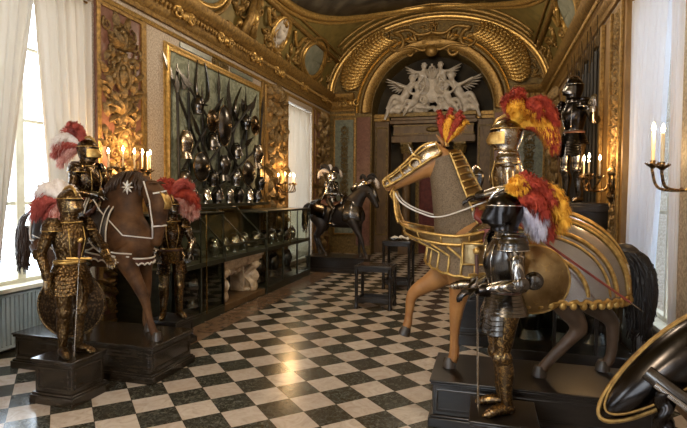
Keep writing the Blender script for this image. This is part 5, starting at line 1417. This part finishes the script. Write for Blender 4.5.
# ================================================================== right wall: cabinet, armour, polearms
t = thing('wall_cabinet', 'tall dark cabinet against the right wall, under the hanging armour', 'cabinet', (1.46,10.6,0))
b = MB(); b.box(-.44,.36,-1.96,2.6,.1,1.86); b.box(-.48,.38,-2.0,2.64,0,.1); b.build('carcass', 'black_wood', t, bevel=.006)
b = MB(); b.box(-.50,.38,-2.03,2.66,1.86,1.95); b.box(-.47,.37,-2.0,2.63,1.95,2.0); b.build('cornice', 'black_wood', t, bevel=.006)
b = MB(); M = Matrix(((0,0,-1,-.44),(1,0,0,0),(0,1,0,0),(0,0,0,1)))
for y in (-1.6,-.72,.16,1.04): frame_rect(b, M, y,y+.8,.2,1.78,.06,.03)
b.build('door_frame', 'black_wood', t)
kw = thing('standing_armour', 'black armour on top of the dark cabinet against the right wall', 'armour', (1.34,8.92,2.003), -50)
knight(kw, dict(steel='steel_black', trim='steel', arm='steel_dark', helm='steel_black', visor='steel_dark', belt='leather', glove='steel', leg='steel_dark'), dict(elbowR=(-.34,-.05,1.14), wristR=(-.40,-.30,1.02), elbowL=(.33,.0,1.14), wristL=(.42,-.12,1.3), handL=(.1,-.2,1), head=-15), 1.13)
for k in range(12):
    y = 9.62+.30*k; zt = 4.95-.12*(k % 3)
    polearm(('halberd','spear','glaive')[k % 3], f'{("halberd","spear","glaive")[k % 3]}, {["nearest","second","third","fourth","fifth","sixth","seventh","eighth","ninth","tenth","eleventh","farthest"][k]} in the upright row on the right wall', ('halberd','spear','glaive')[k % 3], (XR-.12,y,2.0), (XR-.12,y,zt-.35), ('halberd','spear','glaive')[k % 3], 1.1, 'upright polearms on the right wall', .030, 'steel_dark')
for k, (y, z, lb) in enumerate([(10.4,3.5,'dark helmet hung on the right wall beside the black armour, upper'),(10.3,2.75,'dark helmet hung on the right wall beside the black armour, lower')]): helmet(lb, (XR-.36,y,z), -60, 'steel', 1.3, 'close')

t = thing('showcase', 'dark glazed showcase standing behind the steel-clad tan horse', 'showcase', (1.05,7.4,0))
b = MB(); b.box(-.72,.72,-.65,.65,0,.14); b.box(-.72,.72,-.65,.65,1.16,1.22); b.box(-.70,.70,.60,.65,.14,1.16)
for x in (-.72,-.22,.26,.68):
    b.box(x,x+.04,-.65,-.61,.14,1.16)
b.box(-.72,-.68,.58,.65,.14,1.16); b.box(-.70,.70,-.6,.6,.74,.76); b.build('carcass', 'black_wood', t, bevel=.005)
b = MB(); b.box(-.70,.70,-.635,-.63,.14,1.16); b.build('front_glass', 'case_glass', t)
b = MB(); b.box(-.71,-.705,-.62,.6,.14,1.16); b.build('side_glass', 'case_glass', t)
b = MB(); b.box(-.66,.68,.57,.60,.14,1.16); b.build('back_panel', 'case_wood', t)
for k in range(3): breastplate(['breastplate low in the showcase behind the tan horse, left','breastplate low in the showcase behind the tan horse, middle','breastplate low in the showcase behind the tan horse, right'][k], (.62+.42*k,7.35,.27), 0, 'steel_dark', .85)
# ================================================================== oval shield on its stand, right foreground
t = thing('shield_stand', 'dark twisted post with a steel brace holding the gold-rimmed oval shield', 'stand', (.905,2.93,0))
b = MB(); b.box(-.22,.22,-.2,.2,0,.06); b.box(-.15,.15,-.14,.14,.06,.12); b.build('base', 'black_wood', t, bevel=.01)
b = MB(); rs = []
for k in range(64):
    z = .12+.98*k/63; a = k*.42
    rs.append([((.040+.012*cos(2*(2*PI*j/14-a)))*cos(2*PI*j/14),(.040+.012*cos(2*(2*PI*j/14-a)))*sin(2*PI*j/14),z) for j in range(14)])
b.rings(rs); b.build('twisted_post', 'steel_black', t, sharp=0)
b = MB(); b.tube([(-.07,.06,1.17),(.06,.0,1.08),(.36,-.06,.90)], [.040,.042,.045], 14); b.build('brace', 'steel_dark', t, sharp=50); b = MB(); b.tube([(-.05,-.01,1.13),(.08,-.06,1.04),(.36,-.10,.86)], [.016,.016,.016], 10); b.build('tie_rod', 'steel', t, sharp=50)
sh = thing('oval_shield', 'long dark polished oval shield with a gold rim, at the lower right corner', 'shield', (.97,3.22,.86))
ax = V((.52,.06,.47)).normalized(); nrm = V((-.30,-.80,.42)); nrm = (nrm-ax*nrm.dot(ax)).normalized(); sd = ax.cross(nrm)
SM = Matrix(((ax.x,sd.x,nrm.x,.05),(ax.y,sd.y,nrm.y,-.04),(ax.z,sd.z,nrm.z,.31),(0,0,0,1)))
def ov(r, z, n=44, w=.155, l=.50): return [SM @ V((l*r*cos(2*PI*k/n), w*r*sin(2*PI*k/n)*(1-.18*cos(2*PI*k/n)*-1), z)) for k in range(n)]
b = MB(); b.rings([ov(.97,-.015),ov(1,0),ov(.94,.035),ov(.8,.075),ov(.55,.105),ov(.28,.12),ov(.04,.125)]); f = b.build('shield_face', 'steel_black', sh, sharp=60)
b = MB(); p = ov(1.0,.004); b.tube(p+[p[0]], .014, 8); p = ov(.90,.052); b.tube(p+[p[0]], .007, 6); b.build('rim', 'gold', sh, sharp=0)
b = MB(); c = SM @ V((.36,0,.07)); b.ell(c, (.022,.022,.022), 10, 6); b.ell(c+V((.01,-.01,.028)), (.013,.013,.016), 8, 5); b.build('stud', 'steel_bright', sh, sharp=0)

# ================================================================== white stucco group in the arch
g_ = thing('stucco_group', 'white stucco group of winged putti round a shield, under the gilt arch', 'sculpture', (XA,17.85,ZA))
def putto(parent, P, s=1.0, name='putto'):
    """P: dict of joints, one continuous chubby body"""
    b = MB()
    def ch(pts, sub=4):
        C = catmull([tuple(a) for a in pts], sub); b.tube([c[:3] for c in C], [c[3]*s for c in C], 10)
    pe, chs, nk, hd = V(P['pelvis']), V(P['chest']), V(P['neck']), V(P['head'])
    ch([(*pe,.13),(*pe.lerp(chs,.45),.135),(*chs,.14),(*nk,.06),(*nk.lerp(hd,.5),.055)])
    b.ell(hd, (.105*s,.105*s,.125*s), 12, 8); b.ell(hd+V((0,-.09*s,-.02*s)), (.02*s,.03*s,.025*s), 6, 4)
    for k in ('armL','armR','legL','legR'):
        r0, r1, r2 = (.06,.048,.035) if k[0] == 'a' else (.105,.078,.045)
        p0 = chs.lerp(nk,.35) if k[0] == 'a' else pe
        j = [V(a) for a in P[k]]; ch([(*p0,r0),(*j[0],r1),(*j[1],r2),(*(j[1]+(j[1]-j[0]).normalized()*.09),r2*.8)])
    o = b.build(name, 'stucco', parent, sharp=0)
    r = o.modifiers.new('r','REMESH'); r.mode = 'VOXEL'; r.voxel_size = .03; r.use_smooth_shade = True
    # hair curls
    h = MB(); q = random.Random(int(hd.x*100))
    for k in range(22):
        a = q.uniform(0,2*PI); e = q.uniform(.1,1.4); h.ell(hd+V((cos(a)*cos(e)*.10,abs(sin(a))*cos(e)*.09+.01,sin(e)*.12))*s, (.04*s,.035*s,.035*s), 6, 4)
    h.build('hair', 'stucco', o, sharp=0)
    return o
def wing(parent, base, d, l, n=8):
    b = MB(); base = V(base); d = V(d).normalized(); dn = V((0,0,-1)); dn = (dn-d*dn.dot(d)).normalized()
    for k in range(n):
        f = k/(n-1); dd = (d*(1-f*.55)+dn*f*.9).normalized(); ln = l*(1-.45*f)
        o = base+d*l*.30*(1-f)
        b.tube([o, o+dd*ln*.45, o+dd*ln*.85, o+dd*ln], [.06,.075,.05,.02], 7, .45)
    b.tube([base, base+d*l*.35, base+d*l*.8], [.07,.065,.03], 8, .7)
    return b.build('wing', 'stucco', parent, sharp=0)
for s in (-1,1):
    a = dict(pelvis=(s*1.05,0,.42), chest=(s*.82,-.08,.80), neck=(s*.72,-.12,1.0), head=(s*.66,-.16,1.16), armL=[(s*.52,-.22,.92),(s*.34,-.25,1.12)], armR=[(s*1.05,-.18,.92),(s*1.30,-.2,1.05)], legL=[(s*1.30,-.25,.55),(s*1.52,-.22,.20)], legR=[(s*1.42,-.12,.30),(s*1.60,-.15,-.15)])
    o = putto(g_, a, 1.15); 
    wing(g_, (s*.95,.10,.95), (s*1,.1,.45), .66, 7)
    a = dict(pelvis=(s*.40,0,1.02), chest=(s*.34,-.05,1.32), neck=(s*.30,-.08,1.45), head=(s*.28,-.12,1.57), armL=[(s*.12,-.15,1.42),(s*.02,-.18,1.56)], armR=[(s*.56,-.1,1.38),(s*.72,-.12,1.22)], legL=[(s*.62,-.18,.95),(s*.78,-.15,.72)], legR=[(s*.52,-.1,.80),(s*.50,-.12,.52)])
    putto(g_, a, .92)
    wing(g_, (s*.42,.08,1.35), (s*.9,.1,.5), .5, 6)
    a = dict(pelvis=(s*.62,-.1,.30), chest=(s*.50,-.2,.56), neck=(s*.46,-.24,.70), head=(s*.50,-.28,.84), armL=[(s*.34,-.32,.66),(s*.24,-.3,.84)], armR=[(s*.68,-.3,.62),(s*.80,-.3,.74)], legL=[(s*.86,-.3,.36),(s*1.0,-.28,.10)], legR=[(s*.80,-.25,.16),(s*.92,-.25,-.05)])
    putto(g_, a, .95)
b = MB(); M = Matrix(((1,0,0,0),(0,0,-1,-.12),(0,1,0,.78),(0,0,0,1)))
b.ell((0,-.02,.78), (.36,.12,.46), 20, 10)
for s in (-1,1):
    spiral(b, M, (s*.34,.34), .16, 1.4, .06, s, PI/2); spiral(b, M, (s*.30,-.36), .16, 1.4, .06, -s, -PI/2)
    for a in (.3,.8,1.3,1.9): leaf(b, M, (s*.1,-.05), PI/2-s*a, .55, .10, .10)
for a in (-.6,-.2,.2,.6): leaf(b, M, (0,.35), PI/2+a, .45, .09, .12)
b.build('cartouche', 'stucco', g_, sharp=50)
b = MB(); qc = random.Random(8)
for k in range(95):
    x = qc.uniform(-1.45,1.45); b.ell((x, qc.uniform(-.1,.12), qc.uniform(.05,.55)*(1.1-abs(x)*.5)), (qc.uniform(.08,.2),.10,qc.uniform(.07,.14)), 9, 6)
o = b.build('clouds', 'stucco', g_, sharp=0); r = o.modifiers.new('r','REMESH'); r.mode = 'VOXEL'; r.voxel_size = .03; r.use_smooth_shade = True
b = MB(); b.box(-1.5,1.5,-.1,.5,-.14,.0); b.build('ledge', 'gold_dull', g_, bevel=.01)
# ================================================================== light and camera
w = bpy.data.worlds.new('sky'); sc.world = w; w.use_nodes = True
bg = w.node_tree.nodes['Background']; bg.inputs[0].default_value = (.76,.88,1.0,1); bg.inputs[1].default_value = 8.5
def lamp(loc, e, col=(1,.81,.58), size=.25, name='fill_light'):
    l = bpy.data.lights.new(name, 'POINT'); l.energy = e; l.color = col; l.shadow_soft_size = size
    o = bpy.data.objects.new(name, l); COL.objects.link(o); o.location = loc; return o
# warm fill lamps added to brighten the hall, without any fixtures
lamp((-1.8,1.2,4.7), 330); lamp((-1.0,-1.8,4.3), 240)
lamp((-1.8,7.5,6.4), 330, size=.35); lamp((-1.8,13.0,6.2), 260, size=.35)

cd = bpy.data.cameras.new('camera'); cam = bpy.data.objects.new('camera', cd); COL.objects.link(cam)
F_, PT, YW, RL = 504.3, -.0379, .2758, .0073
cd.sensor_fit = 'HORIZONTAL'; cd.sensor_width = 36; cd.lens = F_*36/687; cd.clip_start = .05; cd.clip_end = 200
fw = V((-sin(YW)*cos(PT), cos(YW)*cos(PT), sin(PT))); rt = V((cos(YW),sin(YW),0)); up = rt.cross(fw)
r2 = rt*cos(RL)+up*sin(RL); u2 = up*cos(RL)-rt*sin(RL)
cam.matrix_world = Matrix(((r2.x,u2.x,-fw.x,0),(r2.y,u2.y,-fw.y,0),(r2.z,u2.z,-fw.z,2.1),(0,0,0,1)))
sc.camera = cam
sc.view_settings.view_transform = 'Standard'; sc.view_settings.look = 'None'; sc.view_settings.gamma = 1.0
sc.view_settings.use_curve_mapping = False; sc.view_settings.exposure = 0.0
sc.cycles.use_denoising = True
sc.cycles.max_bounces = 8; sc.cycles.transparent_max_bounces = 12
sc.cycles.sample_clamp_indirect = 6.0
sc.cycles.caustics_reflective = False; sc.cycles.caustics_refractive = False
